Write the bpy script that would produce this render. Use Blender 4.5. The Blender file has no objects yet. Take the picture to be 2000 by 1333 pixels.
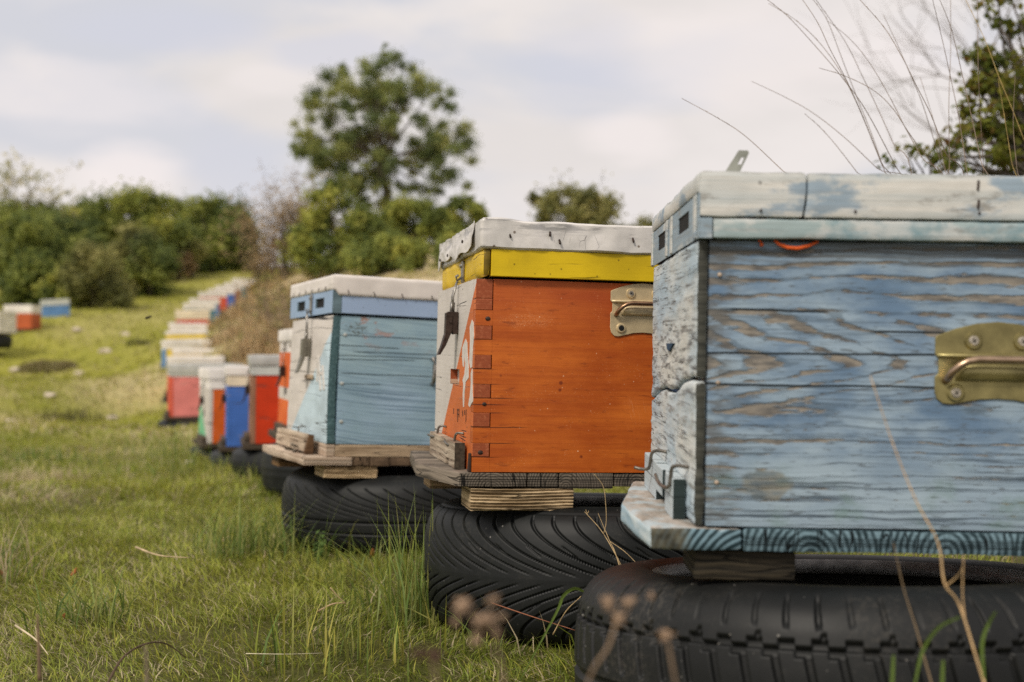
import bpy, bmesh, math, random
import numpy as np
from mathutils import Vector, Matrix, Euler, noise as mnoise

rnd = random.Random(7)
rng = np.random.default_rng(11)
scene = bpy.context.scene
COL = scene.collection

# ------------------------------------------------------------------ camera
F_PX, CAM_H, PITCH = 2400.0, 0.46, math.atan(18.5 / 2400.0)
cam = bpy.data.cameras.new('camera')
cam.sensor_width = 36.0
cam.lens = 36.0 * F_PX / 2000.0
cam.clip_start, cam.clip_end = 0.05, 2000.0
cam.dof.use_dof = True
cam.dof.focus_distance = 1.82
cam.dof.aperture_fstop = 4.3
cam.dof.aperture_blades = 0
cam_o = bpy.data.objects.new('camera', cam)
COL.objects.link(cam_o)
cam_o.location = (0, 0, CAM_H)
cam_o.rotation_euler = (math.pi / 2 + PITCH, 0, 0)
scene.camera = cam_o

# ------------------------------------------------------------------ light
SUN_AZ, SUN_EL = math.radians(215), math.radians(46)      # azimuth clockwise from +Y
world = bpy.data.worlds.new('World')
scene.world = world
world.use_nodes = True
wn = world.node_tree
wn.nodes.clear()


def wnode(t, **k):
    n = wn.nodes.new(t)
    for a, b in k.items():
        setattr(n, a, b)
    return n


def wmath(op, a, b=None, clamp=False):
    n = wnode('ShaderNodeMath', operation=op, use_clamp=clamp)
    for i, v in enumerate((a, b)):
        if v is None:
            continue
        if isinstance(v, (int, float)):
            n.inputs[i].default_value = v
        else:
            wn.links.new(v, n.inputs[i])
    return n.outputs[0]


def wmix(f, a, b):
    n = wnode('ShaderNodeMix', data_type='RGBA')
    for i, v in ((0, f), (6, a), (7, b)):
        if isinstance(v, (int, float)):
            n.inputs[i].default_value = v
        elif isinstance(v, tuple):
            n.inputs[i].default_value = (*v, 1)
        else:
            wn.links.new(v, n.inputs[i])
    return n.outputs[2]


SKY_STRENGTH = 0.1
sky = wnode('ShaderNodeTexSky', sky_type='NISHITA', sun_disc=False, sun_elevation=SUN_EL,
            sun_rotation=SUN_AZ, air_density=1.0, dust_density=2.5, ozone_density=1.0)
tc = wnode('ShaderNodeTexCoord')
sepd = wnode('ShaderNodeSeparateXYZ')
wn.links.new(tc.outputs['Generated'], sepd.inputs[0])
dx, dy, dz = sepd.outputs
# flatten the cloud deck: direction / elevation, so that clouds lie in bands near the horizon
comb = wnode('ShaderNodeCombineXYZ')
wn.links.new(wmath('MULTIPLY', dx, 3.2), comb.inputs[0])
wn.links.new(wmath('MULTIPLY', dy, 3.2), comb.inputs[1])
wn.links.new(wmath('MULTIPLY', dz, 9.5), comb.inputs[2])


def wnoise(scale, detail, off, dist=0.0):
    m = wnode('ShaderNodeMapping')
    m.inputs['Location'].default_value = off
    wn.links.new(comb.outputs[0], m.inputs[0])
    n = wnode('ShaderNodeTexNoise')
    n.inputs['Scale'].default_value = scale
    n.inputs['Detail'].default_value = detail
    n.inputs['Roughness'].default_value = 0.5
    n.inputs['Distortion'].default_value = dist
    wn.links.new(m.outputs[0], n.inputs['Vector'])
    return n.outputs[0]


def wstep(x, a, b):
    n = wnode('ShaderNodeMapRange', interpolation_type='SMOOTHSTEP')
    n.inputs[1].default_value, n.inputs[2].default_value = a, b
    wn.links.new(x, n.inputs[0])
    return n.outputs[0]


def wblob(px, py, rx, ry):
    """soft cumulus standing in one direction of the sky (photo direction px, py; radii in the same unit)"""
    cx, cz = (px - 1000) / F_PX, (685 - py) / F_PX
    a = wmath('DIVIDE', wmath('SUBTRACT', wmath('DIVIDE', dx, dy), cx), rx / F_PX)
    b = wmath('DIVIDE', wmath('SUBTRACT', wmath('DIVIDE', dz, dy), cz), ry / F_PX)
    d = wmath('SQRT', wmath('ADD', wmath('MULTIPLY', a, a), wmath('MULTIPLY', b, b)))
    d = wmath('ADD', d, wmath('MULTIPLY', wmath('SUBTRACT', wnoise(3.0, 4, (3, 1, 2)), 0.5), 1.3))
    f = wmath('SUBTRACT', 1.0, wstep(d, 0.35, 1.1))
    return wmath('MULTIPLY', f, wmath('GREATER_THAN', dy, 0.05))


blue = wmix(0.88, sky.outputs[0], (6.6, 6.55, 6.95))
cloud_shade = wmix(wstep(wnoise(1.4, 5, (8, 2, 4)), 0.35, 0.7), (7.2, 6.75, 6.5), (8.1, 7.55, 7.25))
cover = wstep(wnoise(1.15, 6, (1.7, 5.1, 0.6), 0.3), 0.36, 0.56)
col = wmix(wmath('MULTIPLY', cover, 0.9), blue, cloud_shade)
horizon = wmath('SUBTRACT', 1.0, wstep(dz, 0.02, 0.2))
col = wmix(wmath('MULTIPLY', horizon, 0.6), col, (8.1, 7.55, 7.4))
for (px, py, rx, ry, s) in ((250, 335, 130, 75, 0.75), (1230, 265, 110, 60, 0.6), (110, 190, 330, 90, 0.45),
                            (1500, 110, 420, 120, 0.5), (520, 150, 120, 40, 0.4)):
    col = wmix(wmath('MULTIPLY', wblob(px, py, rx, ry), s), col, (8.6, 7.9, 7.75))
for (px, py, rx, ry, s) in ((330, 60, 260, 60, 0.55), (640, 100, 180, 50, 0.6), (1120, 130, 150, 120, 0.45), (460, 330, 130, 110, 0.35)):
    col = wmix(wmath('MULTIPLY', wblob(px, py, rx, ry), s), col, (6.0, 6.1, 6.95))
bg = wnode('ShaderNodeBackground')
bg.inputs['Strength'].default_value = SKY_STRENGTH
wn.links.new(col, bg.inputs['Color'])
wout = wnode('ShaderNodeOutputWorld')
wn.links.new(bg.outputs[0], wout.inputs[0])

sun = bpy.data.lights.new('sun', 'SUN')
sun.energy = 2.3
sun.angle = math.radians(12)
sun.color = (1.0, 0.92, 0.80)
sun_o = bpy.data.objects.new('sun', sun)
COL.objects.link(sun_o)
sd = Vector((math.sin(SUN_AZ) * math.cos(SUN_EL), math.cos(SUN_AZ) * math.cos(SUN_EL), math.sin(SUN_EL)))
sun_o.rotation_euler = sd.to_track_quat('Z', 'Y').to_euler()

scene.view_settings.view_transform = 'Standard'
scene.view_settings.look = 'None'
scene.view_settings.exposure = 0.12
scene.view_settings.gamma = 1.0
scene.render.engine = 'CYCLES'
scene.cycles.use_denoising = False
scene.cycles.adaptive_threshold = 0.006
scene.cycles.max_bounces = 8
scene.cycles.transparent_max_bounces = 8


# ------------------------------------------------------------------ helpers
def at(px, py, D):
    """world point seen at photo pixel (px, py) at distance D along +Y"""
    X, Y, Z = (px - 1000) / F_PX, 1.0, (666.5 - py) / F_PX
    c, s = math.cos(PITCH), math.sin(PITCH)
    X, Y, Z = X, Y * c - Z * s, Y * s + Z * c
    return Vector((X * D / Y, D, CAM_H + Z * D / Y))


def lin(r, g, b, k=1.0):
    def f(c):
        c = c / 255.0
        return (c / 12.92 if c <= 0.04045 else ((c + 0.055) / 1.055) ** 2.4) * k
    return (f(r), f(g), f(b))


def prop(o, label=None, cat=None, group=None, kind=None):
    if label: o['label'] = label
    if cat: o['category'] = cat
    if group: o['group'] = group
    if kind: o['kind'] = kind
    return o


def empty(name, loc=(0, 0, 0), rot=None, label=None, cat=None, group=None):
    o = bpy.data.objects.new(name, None)
    o.empty_display_size = 0.1
    COL.objects.link(o)
    o.location = loc
    if rot is not None:
        o.rotation_euler = rot
    return prop(o, label, cat, group)


def link_mesh(name, me, mats=None, parent=None):
    o = bpy.data.objects.new(name, me)
    COL.objects.link(o)
    if mats is not None:
        for m in (mats if isinstance(mats, (list, tuple)) else [mats]):
            me.materials.append(m)
    if parent is not None:
        o.parent = parent
    return o


def np_mesh(name, V, Q=None, T=None, col=None, mats=None, parent=None, smooth=False, mi=None):
    V = np.asarray(V, np.float32)
    me = bpy.data.meshes.new(name)
    nq = 0 if Q is None else len(Q)
    nt_ = 0 if T is None else len(T)
    me.vertices.add(len(V))
    me.vertices.foreach_set('co', V.ravel())
    loops = np.concatenate([np.asarray(a, np.int32).ravel() for a in (Q, T) if a is not None and len(a)])
    me.loops.add(len(loops))
    me.loops.foreach_set('vertex_index', loops)
    me.polygons.add(nq + nt_)
    starts = np.concatenate([np.arange(nq) * 4, nq * 4 + np.arange(nt_) * 3]).astype(np.int32)
    me.polygons.foreach_set('loop_start', starts)
    if smooth:
        me.polygons.foreach_set('use_smooth', np.ones(nq + nt_, bool))
    if mi is not None:
        me.polygons.foreach_set('material_index', np.asarray(mi, np.int32))
    me.update(calc_edges=True)
    if col is not None:
        a = me.color_attributes.new('col', 'FLOAT_COLOR', 'POINT')
        c4 = np.ones((len(V), 4), np.float32)
        c4[:, :3] = col
        a.data.foreach_set('color', c4.ravel())
    me.validate()
    return link_mesh(name, me, mats, parent)


class Geo:
    """collects pieces of ONE mesh"""
    def __init__(s):
        s.V, s.F, s.M, s.n = [], [], [], 0

    def add(s, V, F, m=0):
        V = [tuple(v) for v in V]
        s.V += V
        s.F += [tuple(i + s.n for i in f) for f in F]
        s.M += [m] * len(F)
        s.n += len(V)
        return s

    def box(s, a, b, m=0):
        (x0, y0, z0), (x1, y1, z1) = a, b
        V = [(x0, y0, z0), (x1, y0, z0), (x1, y1, z0), (x0, y1, z0), (x0, y0, z1), (x1, y0, z1), (x1, y1, z1), (x0, y1, z1)]
        return s.add(V, [(0, 3, 2, 1), (4, 5, 6, 7), (0, 1, 5, 4), (1, 2, 6, 5), (2, 3, 7, 6), (3, 0, 4, 7)], m)

    def prism(s, poly, axis, a, b, m=0, mcap=None):
        """polygon of 2-D points extruded along an axis from a to b (axis 0: points are v,w; 1: u,w; 2: u,v)"""
        n = len(poly)

        def P(p, t):
            return {0: (t, p[0], p[1]), 1: (p[0], t, p[1]), 2: (p[0], p[1], t)}[axis]
        V = [P(p, a) for p in poly] + [P(p, b) for p in poly]
        s.add(V, [(i, (i + 1) % n, n + (i + 1) % n, n + i) for i in range(n)], m)
        k = s.n - 2 * n
        s.F += [tuple(k + i for i in range(n)), tuple(k + n + i for i in reversed(range(n)))]
        s.M += [m if mcap is None else mcap] * 2
        return s

    def tube(s, pts, r, n=10, m=0, cap=True):
        pts = [Vector(p) for p in pts]
        rs = r if isinstance(r, (list, tuple)) else [r] * len(pts)
        up = Vector((0.123, 0.37, 0.92)).normalized()
        V = []
        for i, p in enumerate(pts):
            d = (pts[min(i + 1, len(pts) - 1)] - pts[max(i - 1, 0)]).normalized()
            x = d.cross(up)
            if x.length < 1e-3: x = d.cross(Vector((1, 0, 0)))
            x.normalize()
            y = d.cross(x).normalized()
            for k in range(n):
                a = 2 * math.pi * k / n
                V.append(p + (x * math.cos(a) + y * math.sin(a)) * rs[i])
        F = []
        for i in range(len(pts) - 1):
            for k in range(n):
                F.append((i * n + k, i * n + (k + 1) % n, (i + 1) * n + (k + 1) % n, (i + 1) * n + k))
        if cap:
            F += [tuple(reversed(range(n))), tuple((len(pts) - 1) * n + k for k in range(n))]
        return s.add(V, F, m)

    def ball(s, c, r, nu=10, nv=7, m=0):
        rx, ry, rz = r if isinstance(r, (tuple, list)) else (r, r, r)
        V = [(c[0], c[1], c[2] - rz)]
        for j in range(1, nv):
            t = -math.pi / 2 + math.pi * j / nv
            for i in range(nu):
                a = 2 * math.pi * i / nu
                V.append((c[0] + rx * math.cos(t) * math.cos(a), c[1] + ry * math.cos(t) * math.sin(a), c[2] + rz * math.sin(t)))
        V.append((c[0], c[1], c[2] + rz))
        F = [(0, 1 + (i + 1) % nu, 1 + i) for i in range(nu)]
        for j in range(nv - 2):
            for i in range(nu):
                a, b = 1 + j * nu + i, 1 + j * nu + (i + 1) % nu
                F.append((a, b, b + nu, a + nu))
        e = len(V) - 1
        F += [(e, 1 + (nv - 2) * nu + i, 1 + (nv - 2) * nu + (i + 1) % nu) for i in range(nu)]
        return s.add(V, F, m)

    def build(s, name, mats, parent=None, bevel=0.0, smooth=False, seg=2):
        me = bpy.data.meshes.new(name)
        me.from_pydata(s.V, [], s.F)
        me.polygons.foreach_set('material_index', np.array(s.M, np.int32))
        me.update()
        bm = bmesh.new()
        bm.from_mesh(me)
        bmesh.ops.recalc_face_normals(bm, faces=bm.faces)
        bm.to_mesh(me)
        bm.free()
        if smooth:
            me.polygons.foreach_set('use_smooth', np.ones(len(me.polygons), bool))
        o = link_mesh(name, me, mats, parent)
        if bevel:
            b = o.modifiers.new('bevel', 'BEVEL')
            b.width, b.segments, b.limit_method = bevel, seg, 'ANGLE'
            b.angle_limit = math.radians(40)
        return o


def fbm(p, sc, seed=0.0, oct=3):
    return mnoise.fractal(Vector(p) * sc + Vector((seed * 3.7, seed * 1.3, -seed * 2.1)), 1.0, 2.0, oct)


def rough_box(name, a, b, n, amp, sc, mats, parent=None, seed=0.0, rnd_edge=0.002, warp=None, stretch=(1, 1, 1), fine=0.0):
    """weathered board: a box surface on a lattice, corners eased, displaced by noise; warp maps the point afterwards"""
    idx, V, Fs = {}, [], []
    nx, ny, nz = n
    lo, hi = Vector(a), Vector(b)

    def vid(i, j, k):
        key = (i, j, k)
        if key not in idx:
            t = [i / nx, j / ny, k / nz]
            p = Vector([lo[q] + (hi[q] - lo[q]) * t[q] for q in range(3)])
            ext = [t[q] in (0.0, 1.0) for q in range(3)]
            nrm = Vector([(1 if t[q] == 1 else -1) if ext[q] else 0 for q in range(3)])
            if sum(ext) >= 2:
                p -= nrm * rnd_edge * (0.6 if sum(ext) == 2 else 0.7)
            q = Vector([p[m] * stretch[m] for m in range(3)])
            d = fbm(q, sc, seed) * amp
            if fine:
                d += fbm(q, sc * 5, seed + 3) * fine
            p += nrm.normalized() * d
            if warp:
                p = Vector(warp(p))
            idx[key] = len(V)
            V.append(p)
        return idx[key]
    for i in range(nx):
        for j in range(ny):
            for k in (0, nz):
                f = (vid(i, j, k), vid(i + 1, j, k), vid(i + 1, j + 1, k), vid(i, j + 1, k))
                Fs.append(f if k else f[::-1])
    for i in range(nx):
        for k in range(nz):
            for j in (0, ny):
                f = (vid(i, j, k), vid(i + 1, j, k), vid(i + 1, j, k + 1), vid(i, j, k + 1))
                Fs.append(f[::-1] if j else f)
    for j in range(ny):
        for k in range(nz):
            for i in (0, nx):
                f = (vid(i, j, k), vid(i, j + 1, k), vid(i, j + 1, k + 1), vid(i, j, k + 1))
                Fs.append(f if i else f[::-1])
    me = bpy.data.meshes.new(name)
    me.from_pydata([tuple(v) for v in V], [], Fs)
    me.polygons.foreach_set('use_smooth', np.ones(len(me.polygons), bool))
    me.update()
    o = link_mesh(name, me, mats, parent)
    e = o.modifiers.new('edges', 'EDGE_SPLIT')
    e.split_angle = math.radians(38)
    return o


def slotted_panel(G, v0, v1, w0, w1, holes, u0, u1, m=0):
    """a board in the v-w plane with rectangular holes right through it"""
    vs = sorted({v0, v1, *[h[0] for h in holes], *[h[1] for h in holes]})
    ws = sorted({w0, w1, *[h[2] for h in holes], *[h[3] for h in holes]})

    def solid(i, j):
        if not (0 <= i < len(vs) - 1 and 0 <= j < len(ws) - 1): return False
        cv, cw = (vs[i] + vs[i + 1]) / 2, (ws[j] + ws[j + 1]) / 2
        return not any(h[0] < cv < h[1] and h[2] < cw < h[3] for h in holes)
    for i in range(len(vs) - 1):
        for j in range(len(ws) - 1):
            if not solid(i, j): continue
            a, b, c, d = vs[i], vs[i + 1], ws[j], ws[j + 1]
            G.add([(u0, a, c), (u0, b, c), (u0, b, d), (u0, a, d)], [(3, 2, 1, 0)], m)
            G.add([(u1, a, c), (u1, b, c), (u1, b, d), (u1, a, d)], [(0, 1, 2, 3)], m)
            for (di, dj, e) in ((-1, 0, ((a, c), (a, d))), (1, 0, ((b, c), (b, d))), (0, -1, ((a, c), (b, c))), (0, 1, ((a, d), (b, d)))):
                if not solid(i + di, j + dj):
                    (p, q), (r, t) = e
                    G.add([(u0, p, q), (u1, p, q), (u1, r, t), (u0, r, t)], [(0, 1, 2, 3)], m)


# ------------------------------------------------------------------ material helper
class Mat:
    def __init__(s, name, rough=0.6, spec=0.3):
        s.m = bpy.data.materials.new(name)
        s.m.use_nodes = True
        s.t = s.m.node_tree
        s.t.nodes.clear()
        s.out = s.t.nodes.new('ShaderNodeOutputMaterial')
        s.b = s.t.nodes.new('ShaderNodeBsdfPrincipled')
        s.t.links.new(s.b.outputs[0], s.out.inputs[0])
        s.b.inputs['Roughness'].default_value = rough
        s.b.inputs['Specular IOR Level'].default_value = spec
        s.co = None

    def put(s, sock, v):
        if isinstance(v, (int, float)):
            sock.default_value = v
        elif isinstance(v, tuple):
            sock.default_value = (*v, 1.0) if len(sock.default_value) == 4 and len(v) == 3 else v
        else:
            s.t.links.new(v, sock)

    def node(s, t, **k):
        n = s.t.nodes.new(t)
        for a, b in k.items():
            setattr(n, a, b)
        return n

    def obj(s):
        if s.co is None:
            s.co = s.node('ShaderNodeTexCoord').outputs['Object']
        return s.co

    def uvw(s):
        n = s.node('ShaderNodeSeparateXYZ')
        s.put(n.inputs[0], s.obj())
        return n.outputs[0], n.outputs[1], n.outputs[2]

    def ma(s, op, a, b=0.0, c=None, clamp=False):
        n = s.node('ShaderNodeMath', operation=op, use_clamp=clamp)
        s.put(n.inputs[0], a)
        s.put(n.inputs[1], b)
        if c is not None: s.put(n.inputs[2], c)
        return n.outputs[0]

    def add(s, a, b): return s.ma('ADD', a, b)
    def sub(s, a, b): return s.ma('SUBTRACT', a, b)
    def mul(s, a, b): return s.ma('MULTIPLY', a, b)

    def vec(s, x, y, z):
        n = s.node('ShaderNodeCombineXYZ')
        for i, v in enumerate((x, y, z)):
            s.put(n.inputs[i], v)
        return n.outputs[0]

    def scaled(s, sc, loc=(0, 0, 0)):
        n = s.node('ShaderNodeMapping')
        n.inputs['Scale'].default_value = sc
        n.inputs['Location'].default_value = loc
        s.put(n.inputs[0], s.obj())
        return n.outputs[0]

    def noise(s, v, scale=1.0, detail=4.0, rough=0.55, dist=0.0):
        n = s.node('ShaderNodeTexNoise')
        s.put(n.inputs['Vector'], v)
        n.inputs['Scale'].default_value = scale
        n.inputs['Detail'].default_value = detail
        n.inputs['Roughness'].default_value = rough
        n.inputs['Distortion'].default_value = dist
        return n.outputs[0]

    def voro(s, v, scale, feature='F1'):
        n = s.node('ShaderNodeTexVoronoi', feature=feature)
        s.put(n.inputs['Vector'], v)
        n.inputs['Scale'].default_value = scale
        return n.outputs['Distance']

    def step(s, x, a, b):
        n = s.node('ShaderNodeMapRange', interpolation_type='SMOOTHSTEP')
        s.put(n.inputs[0], x)
        s.put(n.inputs[1], a)
        s.put(n.inputs[2], b)
        return n.outputs[0]

    def mix(s, f, a, b, blend='MIX'):
        n = s.node('ShaderNodeMix', data_type='RGBA', blend_type=blend)
        s.put(n.inputs[0], f)
        s.put(n.inputs[6], a)
        s.put(n.inputs[7], b)
        return n.outputs[2]

    def bump(s, h, strength=0.5, dist=0.002):
        n = s.node('ShaderNodeBump')
        s.put(n.inputs['Height'], h)
        n.inputs['Strength'].default_value = strength
        n.inputs['Distance'].default_value = dist
        s.put(s.b.inputs['Normal'], n.outputs[0])

    def done(s, col, rough=None, metal=None):
        s.put(s.b.inputs['Base Color'], col)
        if rough is not None: s.put(s.b.inputs['Roughness'], rough)
        if metal is not None: s.put(s.b.inputs['Metallic'], metal)
        return s.m


K = 1.12          # photo value of a lit face -> base colour


def side_face(M):
    """1 on the faces of a part that look along its v axis (board ends)"""
    nrm = M.node('ShaderNodeNewGeometry')
    tr = M.node('ShaderNodeVectorTransform', vector_type='NORMAL', convert_from='WORLD', convert_to='OBJECT')
    M.put(tr.inputs[0], nrm.outputs['True Normal'])
    sp = M.node('ShaderNodeSeparateXYZ')
    M.put(sp.inputs[0], tr.outputs[0])
    return M.step(M.ma('ABSOLUTE', sp.outputs[1]), 0.6, 0.8)


def wood_paint(name, paint, worn, grain='u', wear=0.35, var=0.18, crack=0.5, scale=1.0, rough=0.62, seed=0.0, dirt=0.25, bumps=0.5, dark=None, end=None):
    """old painted board: grain along u (side) or v (front); worn lines, cracks, stains"""
    M = Mat(name, rough, 0.25)
    u, v, w = M.uvw()
    al = M.add(u, v) if grain == 'uv' else (u if grain == 'u' else v)
    off = seed * 1.73
    al = M.add(al, off)
    warp = M.noise(M.vec(M.mul(al, 5.0), M.mul(w, 9.0), off), 1.0, 3)
    ww = M.add(w, M.mul(M.sub(warp, 0.5), 0.03))
    g1 = M.noise(M.vec(M.mul(al, 3.5 * scale), M.mul(ww, 150 * scale), off), 1.0, 5, 0.6)
    g2 = M.noise(M.vec(M.mul(al, 9 * scale), M.mul(ww, 45 * scale), off + 4), 1.0, 4)
    blot = M.noise(M.vec(M.mul(al, 7), M.mul(w, 9), off + 9), 1.0, 5)
    colp = M.mix(M.step(blot, 0.3, 0.75), tuple(c * (1 - var) for c in paint), tuple(min(1, c * (1 + var)) for c in paint))
    th = 0.66 - 0.16 * wear
    fw = M.step(M.add(M.mul(g1, 0.65), M.mul(M.mul(g2, blot), 0.75)), th, th + 0.09)
    c = M.mix(fw, colp, worn)
    cr = M.noise(M.vec(M.mul(al, 1.3), M.mul(ww, 42), off + 17), 1.0, 2, 0.4)
    cr = M.ma('ABSOLUTE', M.sub(cr, 0.5))
    brk = M.step(M.noise(M.vec(M.mul(al, 9), M.mul(w, 30), off + 23), 1.0, 2), 0.62 - 0.2 * crack, 0.7 - 0.2 * crack)
    fc = M.mul(M.sub(1.0, M.step(cr, 0.004, 0.014)), brk)
    dk = dark or tuple(x * 0.18 for x in worn)
    c = M.mix(fc, c, dk)
    dn = M.noise(M.vec(M.mul(al, 14), M.mul(w, 6), off + 31), 1.0, 6, 0.65)
    c = M.mix(M.mul(M.step(dn, 0.55, 0.8), dirt), c, tuple(x * 0.35 for x in worn))
    sp = M.voro(M.vec(M.mul(al, 60), M.mul(w, 60), M.mul(M.add(u, v), 3)), 1.0)
    c = M.mix(M.mul(M.sub(1.0, M.step(sp, 0.06, 0.12)), 0.6), c, dk)
    if end is not None:
        c = M.mix(side_face(M), c, M.mix(M.step(g2, 0.3, 0.7), end, tuple(x * 0.55 for x in end)))
    M.bump(M.sub(M.sub(M.mul(g1, 0.5), M.mul(fw, 0.5)), M.mul(fc, 2.0)), bumps, 0.0015)
    return M.done(c)


def plain(name, col, rough=0.6, metal=0.0, var=0.25, sc=30, bump=0.15, spec=0.3, bd=0.001):
    M = Mat(name, rough, spec)
    n = M.noise(M.obj(), sc, 5, 0.6)
    c = M.mix(M.step(n, 0.3, 0.7), tuple(x * (1 - var) for x in col), tuple(min(1, x * (1 + var)) for x in col))
    if bump: M.bump(n, bump, bd)
    return M.done(c, None, metal)


def raw_wood(name, base, dark, grain='u', seed=0.0, rings=None, rough=0.75):
    """bare weathered timber; rings = list of (u, w, pitch) draws end grain on the faces that look along v"""
    M = Mat(name, rough, 0.2)
    u, v, w = M.uvw()
    al = {'u': u, 'v': v, 'uv': M.add(u, v)}[grain]
    off = seed * 2.3
    warp = M.noise(M.vec(M.mul(al, 6), M.mul(w, 20), off), 1.0, 3)
    g = M.noise(M.vec(M.mul(al, 5), M.mul(M.add(w, M.mul(warp, 0.02)), 190), off), 1.0, 5, 0.65)
    b = M.noise(M.vec(M.mul(al, 11), M.mul(w, 14), off + 5), 1.0, 5)
    c = M.mix(M.step(g, 0.35, 0.68), dark, base)
    c = M.mix(M.mul(M.step(b, 0.4, 0.75), 0.45), c, tuple(x * 1.35 for x in base))
    h = g
    if rings:
        pitch, cen, rsp = (*rings, 0.0042)[:3]
        q = M.add(M.ma('DIVIDE', M.sub(u, cen), pitch), 20.5)
        du = M.mul(M.sub(M.ma('FRACT', q), 0.5), pitch)
        cw = M.sub(M.mul(M.ma('SINE', M.mul(M.ma('FLOOR', q), 12.9)), 0.02), 0.035)
        dw = M.sub(w, cw)
        rr = M.ma('SQRT', M.add(M.mul(du, du), M.mul(dw, dw)))
        rr = M.add(rr, M.mul(M.sub(M.noise(M.obj(), 40, 3), 0.5), 0.006))
        rg = M.ma('SINE', M.mul(rr, 2 * math.pi / rsp))
        rn = M.noise(M.vec(M.mul(u, 26), M.mul(w, 40), off + 2), 1.0, 5, 0.7)
        c2 = M.mix(M.step(M.add(rg, M.mul(M.sub(rn, 0.5), 6.5)), -1.4, 1.6), tuple(x * 1.0 for x in dark), tuple(x * 0.75 for x in base))
        c2 = M.mix(M.mul(M.step(rn, 0.52, 0.66), 0.5), c2, tuple(x * 0.9 for x in dark))
        ck = M.noise(M.vec(M.mul(u, 45), M.mul(w, 6), off), 1.0, 2)
        c2 = M.mix(M.sub(1.0, M.step(M.ma('ABSOLUTE', M.sub(ck, 0.5)), 0.004, 0.012)), c2, tuple(x * 0.15 for x in dark))
        f = side_face(M)
        c = M.mix(f, c, c2)
    cr = M.noise(M.vec(M.mul(al, 5), M.mul(w, 60), off + 11), 1.0, 2, 0.4)
    fc = M.sub(1.0, M.step(M.ma('ABSOLUTE', M.sub(cr, 0.5)), 0.003, 0.012))
    c = M.mix(M.mul(fc, 0.8), c, tuple(x * 0.2 for x in dark))
    M.bump(M.sub(h, M.mul(fc, 1.2)), 0.6, 0.0015)
    return M.done(c)


def attr_leaf(name, trans=0.35, rough=0.55, spec=0.25):
    M = Mat(name, rough, spec)
    a = M.node('ShaderNodeVertexColor', layer_name='col')
    tr = M.node('ShaderNodeBsdfTranslucent')
    M.put(M.b.inputs['Base Color'], a.outputs[0])
    M.put(tr.inputs[0], a.outputs[0])
    mx = M.node('ShaderNodeMixShader')
    mx.inputs[0].default_value = trans
    M.t.links.new(M.b.outputs[0], mx.inputs[1])
    M.t.links.new(tr.outputs[0], mx.inputs[2])
    M.t.links.new(mx.outputs[0], M.out.inputs[0])
    return M.m


# ------------------------------------------------------------------ terrain
def W(px, py, D):
    p = at(px, py, D)
    return (p.x, p.y, p.z)


CTRL = [(-2, 0, 0), (2, 0, 0), (0, 1, 0), (-1.2, 1.8, 0), (1.2, 2, 0), (0, 2.2, 0), (-0.3, 3.1, -0.02), (-1.8, 3, -0.01),
        (1.5, 3.5, 0.02), (3, 5, 0.05), (-0.8, 4.3, -0.06), (-1.1, 5.3, -0.09), (-1.6, 6.6, -0.12), (-2.4, 8.8, -0.14), (-3.2, 11.5, -0.10),
        (-3.95, 14, 0.03), (-4.8, 17, 0.27), (-5.2, 19, 0.5), (-5.6, 21, 0.65), (-6.1, 24, 0.97), (-6.4, 28, 1.46),
        W(40, 655, 22), W(100, 626, 24), W(200, 607, 26), W(480, 527, 38), W(350, 548, 33), W(20, 610, 27),
        W(100, 735, 12), W(215, 832, 8.5), (-1.9, 4.5, -0.04), (-4, 8, -0.03), (-7, 12, 0.2), (-6, 5, 0.0), (-12, 24, 0.9), (-10, 15, 0.35),
        W(560, 600, 14), W(450, 700, 12), W(560, 545, 20), (-1.0, 9, 0.35), (0.5, 8, 0.4), (3, 10, 0.9), (0, 16, 1.6), (5, 20, 2.2),
        (-1, 25, 2.4), (8, 12, 1.0), (-4, 40, 3.2), (6, 40, 3.6), (-20, 40, 2.4), (20, 30, 2.6), (20, 60, 4.2), (-20, 60, 3.9), (0, 60, 4.3),
        (-15, 2, 0), (15, 3, 0.1), (-14, -4, 0), (14, -4, 0), (0, -5, 0)]
CTRL = np.array(CTRL, float)


def tps_fit(P):
    n = len(P)
    xy = P[:, :2]
    d = np.linalg.norm(xy[:, None] - xy[None], axis=2)
    A = np.zeros((n + 3, n + 3))
    A[:n, :n] = np.where(d > 0, d * d * np.log(d + 1e-12), 0) + np.eye(n) * 0.25
    A[:n, n] = 1
    A[:n, n + 1:] = xy
    A[n:, :n] = A[:n, n:].T
    b = np.zeros(n + 3)
    b[:n] = P[:, 2]
    return np.linalg.solve(A, b)


TPS = tps_fit(CTRL)


def tz(x, y):
    x, y = np.asarray(x, float), np.asarray(y, float)
    yc = np.clip(y, -6, 62)
    xc = np.clip(x, -24, 24)
    out = TPS[-3] + TPS[-2] * xc + TPS[-1] * yc
    for (px, py), c in zip(CTRL[:, :2], TPS[:-3]):
        d2 = (xc - px) ** 2 + (yc - py) ** 2
        out = out + c * 0.5 * d2 * np.log(d2 + 1e-12)
    return out


def vnoise(x, y, seed=0):
    """smooth value noise in numpy"""
    x, y = np.asarray(x, float), np.asarray(y, float)
    xi, yi = np.floor(x), np.floor(y)
    fx, fy = x - xi, y - yi
    fx, fy = fx * fx * (3 - 2 * fx), fy * fy * (3 - 2 * fy)

    def h(a, b):
        v = np.sin(a * 127.1 + b * 311.7 + seed * 74.7) * 43758.5453
        return v - np.floor(v)
    return (h(xi, yi) * (1 - fx) + h(xi + 1, yi) * fx) * (1 - fy) + (h(xi, yi + 1) * (1 - fx) + h(xi + 1, yi + 1) * fx) * fy


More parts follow.
